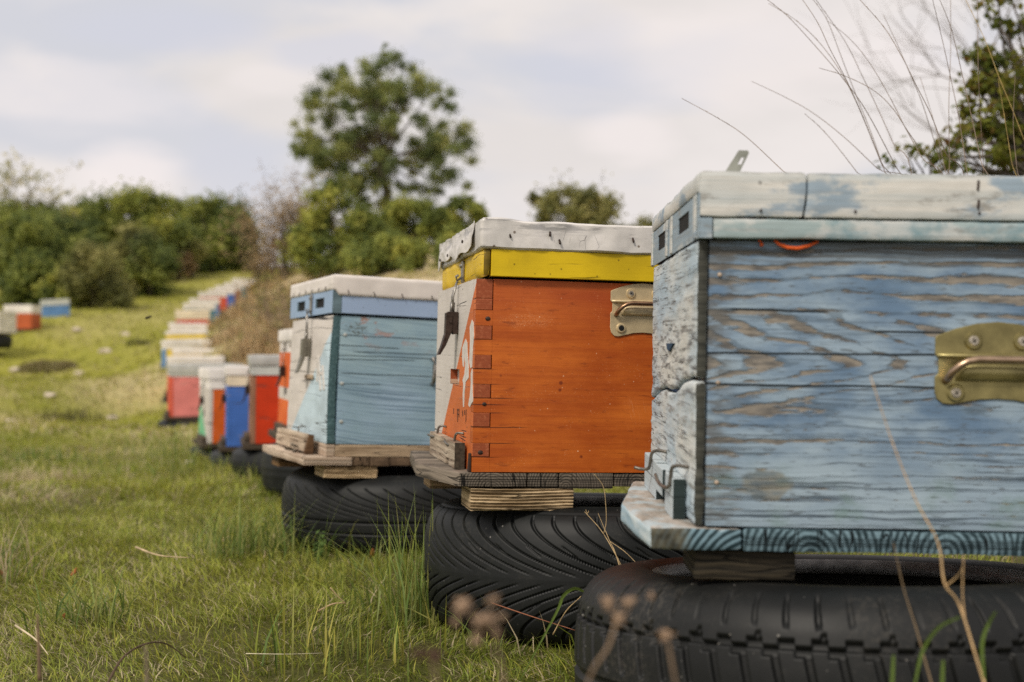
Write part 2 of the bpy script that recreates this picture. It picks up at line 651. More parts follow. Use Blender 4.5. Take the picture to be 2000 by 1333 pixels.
def fb(x, y, seed=0, o=4):
    s, a, t = 0, 1, 0
    for i in range(o):
        s = s + a * vnoise(x * 2 ** i, y * 2 ** i, seed + i)
        t += a
        a *= 0.5
    return s / t


ROW_Y = np.array([0, 4.2, 5.2, 6.5, 8.8, 11.5, 14, 17, 19, 21, 24, 28, 60])
ROW_X = np.array([0.4, -0.8, -1.1, -1.58, -2.45, -3.2, -3.95, -4.8, -5.2, -5.6, -6.1, -6.3, -6.5])


def sm(x, a, b):
    t = np.clip((x - a) / (b - a), 0, 1)
    return t * t * (3 - 2 * t)


def dryness(x, y):
    n = fb(x * 0.9, y * 0.55, 3)
    d = sm(n, 0.48, 0.72) * 0.75
    d = d * (0.55 + 0.45 * sm(y, 4, 9))
    bank = sm(x - np.interp(y, ROW_Y, ROW_X), 0.25, 1.0) * sm(y, 6, 9)
    d = np.maximum(d, bank * (0.75 + 0.25 * fb(x * 2, y * 2, 9)))
    d = np.maximum(d, sm(0.55 - np.hypot((x + 1.75) / 1.0, (y - 4.2) / 1.0), 0, 0.5) * 0.9)
    for (cx, cy, r) in ((-3.6, 12.3, 1.2), (-5.0, 13.5, 1.3), (-4.2, 9.7, 0.9), (-3.0, 8.4, 0.8)):
        d = np.maximum(d, sm(1 - np.hypot(x - cx, (y - cy) * 0.7) / r, 0, 0.8) * 0.75)
    far = sm(y, 17, 24) * (1 - bank)
    d = np.maximum(d * (1 - 0.75 * far), far * sm(fb(x * 0.5, y * 0.35, 61), 0.5, 0.7) * 0.3)
    return np.clip(d * np.where(bank > 0.3, 1.0, 0.75), 0, 1)


GREEN_A, GREEN_B, OLIVE, STRAW = (np.array(c) for c in ((0.225, 0.285, 0.040), (0.45, 0.455, 0.078), (0.40, 0.372, 0.062), (0.68, 0.57, 0.36)))


def grass_col(x, y, jit):
    g = 0.6 * fb(x * 1.7, y * 1.2, 21) + 0.4 * fb(x * 0.45, y * 0.3, 27)
    g = np.clip((g - 0.5) * 1.6 + 0.5, 0, 1)
    far = sm(y, 3, 14)[:, None]
    c = GREEN_A + (GREEN_B - GREEN_A) * np.clip(g + jit * 0.5 - 0.15, 0, 1)[:, None]
    c = c * (1 - far) + (c * 0.5 + OLIVE * 0.55) * far
    return c


MAT_GRASS = attr_leaf('grass_blades', 0.38, 0.5, 0.3)

ys = np.concatenate([np.linspace(-6, 0.6, 8), 0.6 + (np.geomspace(1, 60, 190) - 1) * 1.0, np.array([75, 100, 140, 200, 300, 480, 800])])
xs = np.linspace(-1, 1, 181)
xs = np.sign(xs) * np.abs(xs) ** 1.25
GX, GY = np.meshgrid(xs, ys)
GX = GX * (GY + 9.0) * 1.15
GZ = tz(GX, GY)
GZ = GZ + (fb(GX * 2.2, GY * 2.2, 5) - 0.5) * 0.05 * np.clip((GY - 0.5) / 6, 0.35, 3)
dg = dryness(GX.ravel(), GY.ravel())[:, None]
gc = grass_col(GX.ravel(), GY.ravel(), np.zeros(GX.size))
gcol = gc * 0.75 * (1 - dg) + STRAW * 0.8 * dg
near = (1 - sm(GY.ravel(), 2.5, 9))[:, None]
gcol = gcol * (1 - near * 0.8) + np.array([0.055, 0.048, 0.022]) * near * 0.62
r, c_ = GX.shape
ii = (np.arange(r - 1)[:, None] * c_ + np.arange(c_ - 1)).ravel()
M = Mat('meadow_soil', 0.9, 0.1)
a_ = M.node('ShaderNodeVertexColor', layer_name='col')
nn = M.noise(M.obj(), 9.0, 8, 0.7)
n2 = M.noise(M.obj(), 120.0, 4, 0.7)
cc = M.mix(M.step(nn, 0.3, 0.7), a_.outputs[0], M.mix(1.0, a_.outputs[0], (1.35, 1.25, 1.3), 'MULTIPLY'))
cc = M.mix(M.mul(M.step(n2, 0.4, 0.65), 0.5), cc, M.mix(1.0, cc, (0.5, 0.5, 0.45), 'MULTIPLY'))
M.bump(M.add(nn, M.mul(n2, 0.3)), 0.6, 0.03)
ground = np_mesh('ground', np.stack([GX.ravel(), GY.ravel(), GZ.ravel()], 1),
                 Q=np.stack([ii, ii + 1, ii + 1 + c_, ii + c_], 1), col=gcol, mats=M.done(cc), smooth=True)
prop(ground, kind='structure')


def gz(x, y):
    x, y = np.asarray(x, float), np.asarray(y, float)
    return tz(x, y) + (fb(x * 2.2, y * 2.2, 5) - 0.5) * 0.05 * np.clip((y - 0.5) / 6, 0.35, 3)


def hit(px, py, D):
    """distance at which the sight line through photo pixel (px, py) meets the meadow; D if that is far from the guess"""
    ds = np.linspace(0.9, 40, 3000)
    P = np.array([tuple(at(px, py, float(d))) for d in ds[::10]])
    zz = gz(P[:, 0], P[:, 1]) - P[:, 2]
    k = np.argmax(zz > 0)
    if zz[k] <= 0: return D
    h = float(P[k, 1])
    return h if 0.6 < h / D < 1.7 else D


# ------------------------------------------------------------------ blades of grass
def blade_arrays(B, L, wd, az, bend, col, tip=None):
    """B n x 3 bases; L length; wd width; az heading of the lean; bend 0..1.2; returns V, Q, T, C"""
    n = len(B)
    ts = np.array([0, 0.38, 0.72, 1.0])
    d = np.stack([np.cos(az), np.sin(az), np.zeros(n)], 1)
    pa = az + np.pi / 2 + rng.normal(0, 0.5, n)
    s = np.stack([np.cos(pa), np.sin(pa), np.zeros(n)], 1)
    up = np.array([0, 0, 1.0])
    V = np.empty((n, 7, 3))
    k = 0
    for i, t in enumerate(ts):
        out = (bend * t ** 1.8)[:, None]
        h = (t * (1 - 0.42 * np.minimum(bend, 1.5) * t))[:, None]
        p = B + L[:, None] * (d * out + up * h)
        hw = (wd * (1 - t) ** 0.6 * (0.75 + 0.5 * (t > 0) * (t < 0.5)) * 0.5)[:, None]
        if i < 3:
            V[:, k], V[:, k + 1] = p - s * hw, p + s * hw
            k += 2
        else:
            V[:, k] = p
    o = np.arange(n)[:, None] * 7
    Q = np.concatenate([o + np.array([0, 1, 3, 2]), o + np.array([2, 3, 5, 4])])
    T = o + np.array([4, 5, 6])
    C = np.repeat(col[:, None], 7, 1)
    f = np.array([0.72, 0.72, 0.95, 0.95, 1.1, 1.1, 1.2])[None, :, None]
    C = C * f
    if tip is not None:
        C[:, 4:] = C[:, 4:] * 0.5 + tip[:, None] * 0.5
    return V.reshape(-1, 3), Q, T, C.reshape(-1, 3)


OBST = []      # discs where no grass grows: filled by the tyres (x, y, r)
TYRES_NEAR = [(0.40, 1.47, 0.325), (0.145, 2.15, 0.30), (-0.28, 3.13, 0.30)]


def field(y0, y1, dens, L0, L1, w, xr=1.0, bendm=0.55):
    A0 = 0.46
    n = int(dens * A0 * 2 * (y1 ** 2 - y0 ** 2) / 2 * (0.5 + 0.5 * xr) * 1.15)
    y = np.sqrt(rng.uniform(y0 ** 2, y1 ** 2, n))
    x = rng.uniform(-1.12, xr, n) * (A0 * y + 0.12)
    g = fb(x * 5, y * 5, 33)
    keep = rng.uniform(0, 1, n) < np.clip(0.45 + 1.4 * (g - 0.35), 0.12, 1)
    for (cx, cy, rr) in TYRES_NEAR:
        keep &= np.hypot(x - cx, y - cy) > rr - 0.015
    x, y = x[keep], y[keep]
    n = len(x)
    d = dryness(x, y)
    jit = rng.normal(0, 0.35, n)
    col = grass_col(x, y, jit) * rng.uniform(0.5, 1.4, (n, 1))
    dry = rng.uniform(0, 1, n) < (0.15 + 0.64 * d)
    col[dry] = STRAW * rng.uniform(0.55, 1.15, (dry.sum(), 1))
    yel = (~dry) & (rng.uniform(0, 1, n) < 0.16)
    col[yel] = np.array([0.46, 0.44, 0.08]) * rng.uniform(0.7, 1.2, (yel.sum(), 1))
    clump = fb(x * 3.2, y * 3.2, 41)
    L = rng.uniform(L0, L1, n) * (0.55 + 0.95 * clump) * np.where(dry, 0.95, 1.0)
    az = fb(x * 4, y * 4, 55) * 9 + rng.normal(0, 1.1, n)
    bend = np.abs(rng.normal(bendm, 0.3, n)) + 0.08 + dry * 0.25
    B = np.stack([x, y, gz(x, y) - 0.004], 1)
    return blade_arrays(B, L, w * rng.uniform(0.6, 1.35, n), az, bend, col)


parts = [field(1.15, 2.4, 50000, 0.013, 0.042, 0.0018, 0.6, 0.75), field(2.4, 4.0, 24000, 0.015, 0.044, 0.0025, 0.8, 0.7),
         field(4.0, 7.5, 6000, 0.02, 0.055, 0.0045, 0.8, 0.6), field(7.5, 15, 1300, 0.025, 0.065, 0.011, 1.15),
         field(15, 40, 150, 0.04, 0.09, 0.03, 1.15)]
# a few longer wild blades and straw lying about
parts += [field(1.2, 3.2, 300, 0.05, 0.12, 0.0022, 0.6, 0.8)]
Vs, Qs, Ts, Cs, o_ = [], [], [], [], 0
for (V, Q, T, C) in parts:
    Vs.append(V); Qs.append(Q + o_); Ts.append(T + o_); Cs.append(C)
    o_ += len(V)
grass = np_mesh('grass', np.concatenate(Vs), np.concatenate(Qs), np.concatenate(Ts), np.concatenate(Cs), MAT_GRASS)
prop(grass, 'short green meadow grass mixed with straw between the hives', 'grass', None, 'stuff')
del Vs, Qs, Ts, Cs, parts

# ------------------------------------------------------------------ hive materials
def white(k=1.0): return lin(222, 214, 205, 0.92 * k)


def blue_side_mat():
    """flat-sawn board: cathedral figure opening to the left, blue paint left between the worn grain lines"""
    M = Mat('blue_flaked_boards', 0.6, 0.25)
    u, v, w = M.uvw()
    n1 = M.noise(M.vec(M.mul(u, 9), M.mul(w, 22), 1.7), 1.0, 4)
    n2 = M.noise(M.vec(M.mul(u, 30), M.mul(w, 110), 4.1), 1.0, 4, 0.6)
    dw = M.add(M.sub(w, 0.171), M.mul(M.sub(n1, 0.5), 0.008))
    pu, pd = M.ma('MAXIMUM', dw, 0.0), M.ma('MAXIMUM', M.mul(dw, -1.0), 0.0)
    up = M.mul(M.ma('DIVIDE', M.mul(pu, pu), M.add(pu, 0.020)), 3.6)
    dn_ = M.mul(M.ma('DIVIDE', M.mul(pd, pd), M.add(pd, 0.014)), 6.0)
    g = M.add(M.add(u, up), dn_)
    n0 = M.noise(M.vec(M.mul(u, 4), M.mul(w, 13), 5.7), 1.0, 3)
    g = M.add(g, M.mul(M.sub(n0, 0.5), 0.15))
    g = M.add(g, M.mul(M.sub(n1, 0.5), 0.045))
    g = M.add(g, M.mul(M.sub(n2, 0.5), 0.022))
    ph = M.ma('FRACT', M.ma('DIVIDE', M.add(g, 0.012), 0.060))
    tri = M.sub(1.0, M.ma('ABSOLUTE', M.sub(M.mul(ph, 2.0), 1.0)))          # 0..1..0
    sp_w = M.add(0.0165, M.mul(M.step(dw, -0.02, -0.07), -0.0045))
    wb = M.add(w, M.add(M.mul(M.sub(n0, 0.5), 0.030), M.mul(M.sub(n1, 0.5), 0.010)))
    wb = M.add(wb, M.mul(M.sub(n2, 0.5), 0.004))
    phb = M.ma('FRACT', M.ma('DIVIDE', wb, sp_w))
    trib = M.sub(1.0, M.ma('ABSOLUTE', M.sub(M.mul(phb, 2.0), 1.0)))
    wgt = M.step(M.add(M.ma('ABSOLUTE', M.sub(w, 0.178)), M.mul(M.sub(n1, 0.5), 0.03)), 0.034, 0.052)
    wgt = M.ma('MAXIMUM', wgt, M.step(u, 0.22, 0.30))
    tri = M.add(M.mul(tri, M.sub(1.0, wgt)), M.mul(trib, wgt))
    big = M.noise(M.vec(M.mul(u, 7), M.mul(w, 12), 9.3), 1.0, 4)
    ln_ = M.noise(M.vec(M.mul(u, 2.2), M.mul(wb, 62), 21.0), 1.0, 2, 0.5)
    worn_amt = M.add(M.mul(M.step(w, 0.2, 0.3), 0.14), M.mul(M.step(u, 0.09, 0.01), 0.12))
    low = M.step(w, 0.12, 0.05)
    th = M.sub(M.sub(M.sub(1.22, M.mul(big, 1.1)), worn_amt), M.mul(low, -0.16))
    th = M.add(M.add(th, 0.13), M.mul(M.sub(ln_, 0.5), 1.25))
    gr = M.noise(M.vec(M.mul(u, 60), M.mul(w, 330), 7.7), 1.0, 3, 0.6)
    worn = M.step(M.add(tri, M.add(M.mul(M.sub(n2, 0.5), 0.9), M.mul(M.sub(gr, 0.5), 1.1))), th, M.add(th, 0.20))
    fine = M.noise(M.vec(M.mul(u, 4.5), M.mul(M.add(w, M.mul(n1, 0.012)), 260), 2.2), 1.0, 4, 0.6)
    finel = M.mul(M.step(fine, 0.5, 0.66), M.add(0.45, M.mul(low, 0.5)))
    pb = M.noise(M.vec(M.mul(u, 14), M.mul(w, 30), 6.6), 1.0, 5)
    blue_ = M.mix(M.step(pb, 0.3, 0.72), lin(98, 122, 148, K), lin(148, 166, 180, K))
    blue_ = M.mix(M.step(w, 0.11, 0.03), blue_, M.mix(0.6, blue_, lin(156, 172, 182, K)))
    gb = M.noise(M.vec(M.mul(u, 40), M.mul(w, 160), 3.3), 1.0, 4)
    bare = M.mix(M.step(gb, 0.3, 0.7), lin(80, 76, 72, K), lin(146, 136, 122, K))
    edge = M.mul(M.step(tri, M.sub(th, 0.12), th), M.sub(1.0, worn))
    c = M.mix(M.mul(M.step(gr, 0.57, 0.70), 0.7), blue_, lin(82, 88, 92, K))
    c = M.mix(M.mul(finel, 0.9), c, lin(52, 64, 76, K))
    c = M.mix(M.mul(edge, 0.45), c, lin(66, 80, 92, K))
    c = M.mix(M.mul(worn, 0.92), c, bare)
    top = M.mul(M.step(M.add(w, M.mul(M.sub(n1, 0.5), 0.03)), 0.268, 0.285), M.step(fine, 0.38, 0.55))
    c = M.mix(M.mul(top, 0.75), c, lin(84, 82, 78, K))
    lft = M.mul(M.step(M.add(u, M.mul(M.sub(n1, 0.5), 0.08)), 0.055, 0.02), M.step(n2, 0.42, 0.6))
    c = M.mix(M.mul(lft, 0.75), c, lin(92, 92, 90, K))
    # splits along the grain
    for (w0, s, u0, u1) in ((0.180, 0.024, -1, 0.245), (0.1475, 0.001, -1, 0.245), (0.205, 0.004, 0.17, 0.30), (0.226, -0.01, 0.02, 0.13)):
        lw = M.sub(M.sub(w, w0), M.add(M.mul(u, s * 0.4), M.mul(M.sub(n1, 0.5), 0.006)))
        f = M.sub(1.0, M.step(M.ma('ABSOLUTE', lw), 0.0006, 0.0017))
        f = M.mul(f, M.mul(M.step(u, u0, u0 + 0.02), M.step(u, u1 + 0.01, u1)))
        c = M.mix(f, c, lin(25, 32, 36))
    # patch of old filler and a knot, low on the left
    kx, kw = M.ma('DIVIDE', M.sub(u, 0.075), 0.034), M.ma('DIVIDE', M.sub(w, 0.045), 0.022)
    kd = M.add(M.ma('SQRT', M.add(M.mul(kx, kx), M.mul(kw, kw))), M.mul(M.sub(M.noise(M.obj(), 60, 4), 0.5), 1.1))
    c = M.mix(M.mul(M.sub(1.0, M.step(kd, 0.6, 0.9)), 0.7), c, M.mix(M.step(gb, 0.3, 0.7), lin(78, 88, 92), lin(140, 134, 116)))
    mo = M.noise(M.vec(M.mul(u, 18), M.mul(w, 24), 12.0), 1.0, 5, 0.65)
    c = M.mix(M.mul(M.mul(M.step(mo, 0.5, 0.7), M.step(w, 0.09, 0.02)), 0.5), c, lin(96, 122, 108, K))
    M.bump(M.sub(M.sub(M.mul(fine, 0.5), M.mul(worn, 0.7)), M.mul(finel, 0.4)), 0.7, 0.002)
    return M.done(c)


def flaked_front_mat():
    M = Mat('pale_blue_flaked_front', 0.65, 0.25)
    u, v, w = M.uvw()
    n1 = M.noise(M.vec(M.mul(v, 2.2), M.mul(w, 42), 3.0), 1.0, 5, 0.6)
    n2 = M.noise(M.vec(M.mul(v, 16), M.mul(w, 120), 1.0), 1.0, 5, 0.65)
    big = M.noise(M.vec(M.mul(v, 4), M.mul(w, 9), 8.0), 1.0, 4)
    c = M.mix(M.step(big, 0.35, 0.65), lin(166, 184, 196, K), lin(204, 204, 198, K))
    worn = M.step(M.add(M.mul(n1, 0.5), M.mul(n2, 0.6)), 0.58, 0.68)
    c = M.mix(M.mul(worn, 0.75), c, lin(128, 122, 114, K))
    c = M.mix(M.mul(M.mul(M.step(w, 0.10, 0.15), M.step(w, 0.25, 0.18)), M.mul(M.step(n2, 0.47, 0.6), 0.7)), c, lin(96, 100, 102, K))
    cr = M.sub(1.0, M.step(M.ma('ABSOLUTE', M.sub(n1, 0.47)), 0.003, 0.014))
    cr = M.mul(cr, M.step(n2, 0.42, 0.55))
    c = M.mix(M.mul(cr, 0.85), c, lin(50, 52, 52))
    l2 = M.noise(M.vec(M.mul(v, 1.1), M.mul(w, 75), 14.0), 1.0, 3, 0.5)
    lf = M.mul(M.sub(1.0, M.step(M.ma('ABSOLUTE', M.sub(l2, 0.52)), 0.004, 0.02)), M.step(n2, 0.4, 0.6))
    c = M.mix(M.mul(lf, 0.65), c, lin(70, 72, 72))
    c = M.mix(side_face(M), c, M.mix(M.step(n2, 0.3, 0.7), lin(40, 42, 38), lin(84, 84, 76)))
    M.bump(M.sub(M.add(n1, M.mul(n2, 0.6)), M.mul(cr, 1.2)), 0.4, 0.0025)
    return M.done(c)


def stained_white_mat(name, stain, amt=0.5, seed=0.0, grain=True, spots=True, green=None):
    """thin old white paint: blue-grey undercoat showing in drifts, grain lines, grime and nail holes"""
    M = Mat(name, 0.55, 0.3)
    u, v, w = M.uvw()
    a = M.add(u, v)
    b1 = M.noise(M.vec(M.mul(a, 8), M.mul(w, 16), seed), 1.0, 6, 0.62)
    b3 = M.noise(M.vec(M.mul(a, 3), M.mul(w, 60), seed + 21), 1.0, 5, 0.6)
    g = M.noise(M.vec(M.mul(a, 6), M.mul(w, 190), seed + 3), 1.0, 5, 0.6)
    base = M.mix(M.step(b3, 0.35, 0.65), lin(188, 194, 194), lin(216, 213, 206))
    f = M.add(M.mul(b1, 0.75), M.mul(b3, 0.25))
    c = M.mix(M.mul(M.step(f, 0.60 - 0.16 * amt, 0.66 - 0.14 * amt), 0.9), base, M.mix(M.step(g, 0.3, 0.7), stain, tuple(x * 0.8 for x in stain)))
    c = M.mix(M.mul(M.step(g, 0.53, 0.70), 0.4), c, lin(142, 142, 138))
    if green is not None:
        b2 = M.noise(M.vec(M.mul(a, 9), M.mul(w, 12), seed + 7), 1.0, 6, 0.65)
        c = M.mix(M.mul(M.step(b2, 0.5, 0.64), 0.75), c, green)
        c = M.mix(M.mul(M.step(b2, 0.64, 0.72), 0.6), c, lin(84, 108, 112))
    dn = M.noise(M.vec(M.mul(a, 13), M.mul(w, 40), seed + 13), 1.0, 6, 0.72)
    c = M.mix(M.mul(M.step(dn, 0.56, 0.68), 0.65), c, lin(122, 116, 106))
    ed = M.mul(M.step(M.add(w, M.mul(M.sub(dn, 0.5), 0.012)), 0.3635, 0.3665), 0.5)
    c = M.mix(ed, c, lin(112, 112, 108))
    if spots:
        sp = M.voro(M.vec(M.mul(a, 24), M.mul(w, 24), seed), 1.0)
        c = M.mix(M.mul(M.sub(1.0, M.step(sp, 0.05, 0.10)), 0.75), c, lin(70, 66, 62))
    M.bump(M.sub(g, M.mul(dn, 0.6)), 0.45, 0.0012)
    return M.done(c)


def orange_mat():
    M = Mat('orange_painted_wood', 0.5, 0.35)
    u, v, w = M.uvw()
    a = M.add(u, v)
    g = M.noise(M.vec(M.mul(a, 6), M.mul(w, 190), 1.0), 1.0, 5, 0.6)
    b = M.noise(M.vec(M.mul(a, 7), M.mul(w, 8), 2.0), 1.0, 5, 0.6)
    b2_ = M.noise(M.vec(M.mul(a, 3), M.mul(w, 26), 3.0), 1.0, 6, 0.65)
    c = M.mix(M.step(M.add(M.mul(b, 0.5), M.mul(b2_, 0.5)), 0.36, 0.64), lin(170, 76, 18, 1.0), lin(212, 112, 36, 1.0))
    c = M.mix(M.mul(M.step(g, 0.45, 0.7), 0.35), c, lin(156, 66, 20, 1.0))
    c = M.mix(M.mul(M.step(w, 0.2, 0.285), 0.4), c, lin(164, 68, 38, 1.0))
    # chalky rub and specks of dried white
    rx, rw = M.ma('DIVIDE', M.sub(u, 0.082), 0.05), M.ma('DIVIDE', M.sub(w, 0.235), 0.014)
    rd = M.ma('SQRT', M.add(M.mul(rx, rx), M.mul(rw, rw)))
    fine = M.noise(M.obj(), 900, 3, 0.7)
    rub = M.mul(M.sub(1.0, M.step(M.add(rd, M.mul(M.sub(M.noise(M.obj(), 70, 3), 0.5), 1.6)), 0.4, 1.1)), M.step(fine, 0.52, 0.62))
    c = M.mix(M.mul(rub, 0.5), c, lin(232, 160, 110))
    s1 = M.voro(M.obj(), 95.0)
    pick = M.step(M.noise(M.obj(), 38, 2), 0.52, 0.62)
    c = M.mix(M.mul(M.sub(1.0, M.step(s1, 0.07, 0.13)), M.mul(pick, 0.85)), c, lin(238, 190, 150))
    s2 = M.voro(M.vec(M.add(M.mul(u, 300), 31.0), M.mul(v, 300), M.mul(w, 300)), 1.0)
    c = M.mix(M.mul(M.sub(1.0, M.step(s2, 0.1, 0.2)), M.mul(M.step(M.noise(M.obj(), 22, 3), 0.5, 0.64), 0.6)), c, lin(236, 170, 120))
    s3 = M.voro(M.vec(M.mul(u, 24), M.mul(v, 24), M.add(M.mul(w, 24), 5.0)), 1.0)
    c = M.mix(M.mul(M.sub(1.0, M.step(s3, 0.05, 0.1)), 0.8), c, lin(110, 38, 16))
    dk = M.noise(M.vec(M.mul(a, 30), M.mul(w, 120), 7.0), 1.0, 4, 0.7)
    c = M.mix(M.mul(M.step(dk, 0.56, 0.72), 0.55), c, lin(112, 44, 16))
    sc = M.noise(M.vec(M.mul(M.add(u, M.mul(w, 0.25)), 260), M.mul(w, 9), 4.0), 1.0, 2, 0.5)
    c = M.mix(M.mul(M.mul(M.sub(1.0, M.step(M.ma('ABSOLUTE', M.sub(sc, 0.5)), 0.002, 0.008)), M.step(b, 0.56, 0.62)), 0.45), c, lin(226, 150, 100))
    for (w0, u1) in ((0.0693, 0.095), (0.0914, 0.06), (0.0445, 0.075), (0.1137, 0.075), (0.1352, 0.05), (0.1588, 0.045), (0.0231, 0.05), (0.2042, 0.04), (0.104, 0.06)):
        lw = M.sub(M.sub(w, w0), M.mul(M.sub(b, 0.5), 0.006))
        f = M.mul(M.sub(1.0, M.step(M.ma('ABSOLUTE', lw), 0.0003, 0.0010)), M.step(u, u1, u1 - 0.03))
        c = M.mix(M.mul(f, 0.85), c, lin(60, 26, 14))
    M.bump(M.sub(g, M.mul(rub, 0.3)), 0.3, 0.0012)
    return M.done(c, M.add(0.42, M.mul(b, 0.2)))


def two_tone_mat(name, p0, p1, colA, colB, seed=0.0, end=None, crack=0.5, endcol2=None):
    """painted front: colA on one side of a straight masked line from p0 to p1 (v, w), colB below it"""
    M = Mat(name, 0.58, 0.28)
    u, v, w = M.uvw()
    n = M.noise(M.vec(M.mul(v, 9), M.mul(w, 16), seed), 1.0, 5)
    g = M.noise(M.vec(M.mul(v, 6), M.mul(w, 180), seed + 2), 1.0, 4)
    sl = (p1[1] - p0[1]) / (p1[0] - p0[0])
    d = M.sub(w, M.add(M.mul(v, sl), p0[1] - sl * p0[0]))
    d = M.add(d, M.mul(M.sub(M.noise(M.obj(), 120, 3), 0.5), 0.004))
    ca = M.mix(M.step(n, 0.3, 0.7), tuple(x * 0.86 for x in colA), colA)
    cb = M.mix(M.step(n, 0.3, 0.7), tuple(x * 0.84 for x in colB), tuple(min(1, x * 1.1) for x in colB))
    c = M.mix(M.step(d, -0.0008, 0.0008), cb, ca)
    c = M.mix(M.mul(M.step(g, 0.58, 0.74), 0.25), c, lin(120, 104, 90))
    sp = M.voro(M.vec(M.mul(u, 40), M.mul(v, 22), M.mul(w, 40)), 1.0)
    c = M.mix(M.mul(M.sub(1.0, M.step(sp, 0.04, 0.09)), 0.8), c, lin(44, 38, 34))
    dn = M.noise(M.vec(M.mul(v, 20), M.mul(w, 26), seed + 9), 1.0, 6, 0.7)
    c = M.mix(M.mul(M.step(dn, 0.62, 0.76), 0.45), c, lin(130, 112, 96))
    cr = M.noise(M.vec(M.mul(v, 0.9), M.mul(w, 30), seed + 5), 1.0, 2, 0.4)
    fc = M.mul(M.sub(1.0, M.step(M.ma('ABSOLUTE', M.sub(cr, 0.5)), 0.003, 0.011)), M.step(n, 0.62 - 0.2 * crack, 0.7 - 0.2 * crack))
    c = M.mix(fc, c, lin(40, 36, 34))
    if end is not None:
        e2 = endcol2 or tuple(x * 1.7 for x in end)
        eg = M.noise(M.vec(M.mul(u, 150), M.mul(w, 150), seed), 1.0, 4, 0.7)
        ce = M.mix(M.mul(M.step(eg, 0.45, 0.8), 0.8), end, e2)
        eg2 = M.noise(M.vec(M.mul(M.add(u, w), 420), M.mul(M.sub(u, w), 60), seed + 4), 1.0, 3, 0.6)
        ce = M.mix(M.mul(M.step(eg2, 0.55, 0.7), 0.5), ce, tuple(x * 0.55 for x in end))
        c = M.mix(side_face(M), c, ce)
    M.bump(M.sub(g, M.mul(fc, 2)), 0.35, 0.0012)
    return M.done(c)


def weather_blue_mat():
    """turquoise-blue plank side of the third hive"""
    M = Mat('turquoise_weathered_planks', 0.6, 0.25)
    u, v, w = M.uvw()
    n1 = M.noise(M.vec(M.mul(u, 7), M.mul(w, 18), 2.0), 1.0, 4)
    arch = M.add(w, M.mul(M.mul(M.sub(u, 0.27), M.sub(u, 0.27)), -0.28))
    g = M.noise(M.vec(M.mul(u, 3.0), M.mul(M.add(arch, M.mul(n1, 0.014)), 210), 5.0), 1.0, 4, 0.6)
    b = M.noise(M.vec(M.mul(u, 9), M.mul(w, 14), 7.0), 1.0, 5)
    c = M.mix(M.step(w, 0.12, 0.2), lin(150, 174, 194, K), lin(154, 178, 186, K))
    c = M.mix(M.step(b, 0.35, 0.7), lin(136, 162, 176, K), c)
    c = M.mix(M.mul(M.step(g, 0.47, 0.66), M.add(0.45, M.mul(M.step(w, 0.2, 0.12), 0.35))), c, lin(92, 116, 136, K))
    # peeled patches along the top edge
    p = M.noise(M.vec(M.mul(u, 15), M.mul(w, 40), 3.0), 1.0, 5, 0.6)
    pe = M.mul(M.step(p, 0.56, 0.62), M.step(w, 0.2, 0.29))
    c = M.mix(M.mul(pe, 0.9), c, M.mix(M.step(b, 0.45, 0.6), lin(176, 132, 116), lin(92, 84, 70)))
    # moss-dark scuffs around the old fixing
    kx, kw = M.ma('DIVIDE', M.sub(u, 0.06), 0.03), M.ma('DIVIDE', M.sub(w, 0.268), 0.02)
    kd = M.add(M.ma('SQRT', M.add(M.mul(kx, kx), M.mul(kw, kw))), M.mul(M.sub(M.noise(M.obj(), 90, 4), 0.5), 1.5))
    c = M.mix(M.mul(M.mul(M.sub(1.0, M.step(kd, 0.4, 1.0)), M.step(M.noise(M.obj(), 160, 4, 0.7), 0.45, 0.58)), 0.85), c, lin(78, 78, 62))
    for (w0, s, u0, u1) in ((0.2506, -0.012, -1, 1), (0.229, 0.03, -1, 0.16), (0.2145, -0.015, 0.05, 1), (0.206, 0.005, -1, 1), (0.196, -0.05, -1, 0.2),
                            (0.165, 0.02, 0.02, 0.3), (0.14, -0.01, -1, 0.12)):
        lw = M.sub(M.sub(w, w0), M.add(M.mul(u, -s * 0.4), M.mul(M.sub(n1, 0.5), 0.008)))
        f = M.sub(1.0, M.step(M.ma('ABSOLUTE', lw), 0.0005, 0.0016))
        f = M.mul(f, M.mul(M.step(u, u0, u0 + 0.02), M.step(u, u1 + 0.01, u1)))
        c = M.mix(M.mul(f, 0.9), c, lin(34, 44, 48))
    d2 = M.noise(M.vec(M.mul(u, 22), M.mul(w, 80), 11.0), 1.0, 5, 0.7)
    c = M.mix(M.mul(M.step(d2, 0.62, 0.74), 0.75), c, lin(58, 74, 82))
    M.bump(M.sub(g, M.mul(pe, 0.6)), 0.5, 0.0015)
    return M.done(c)


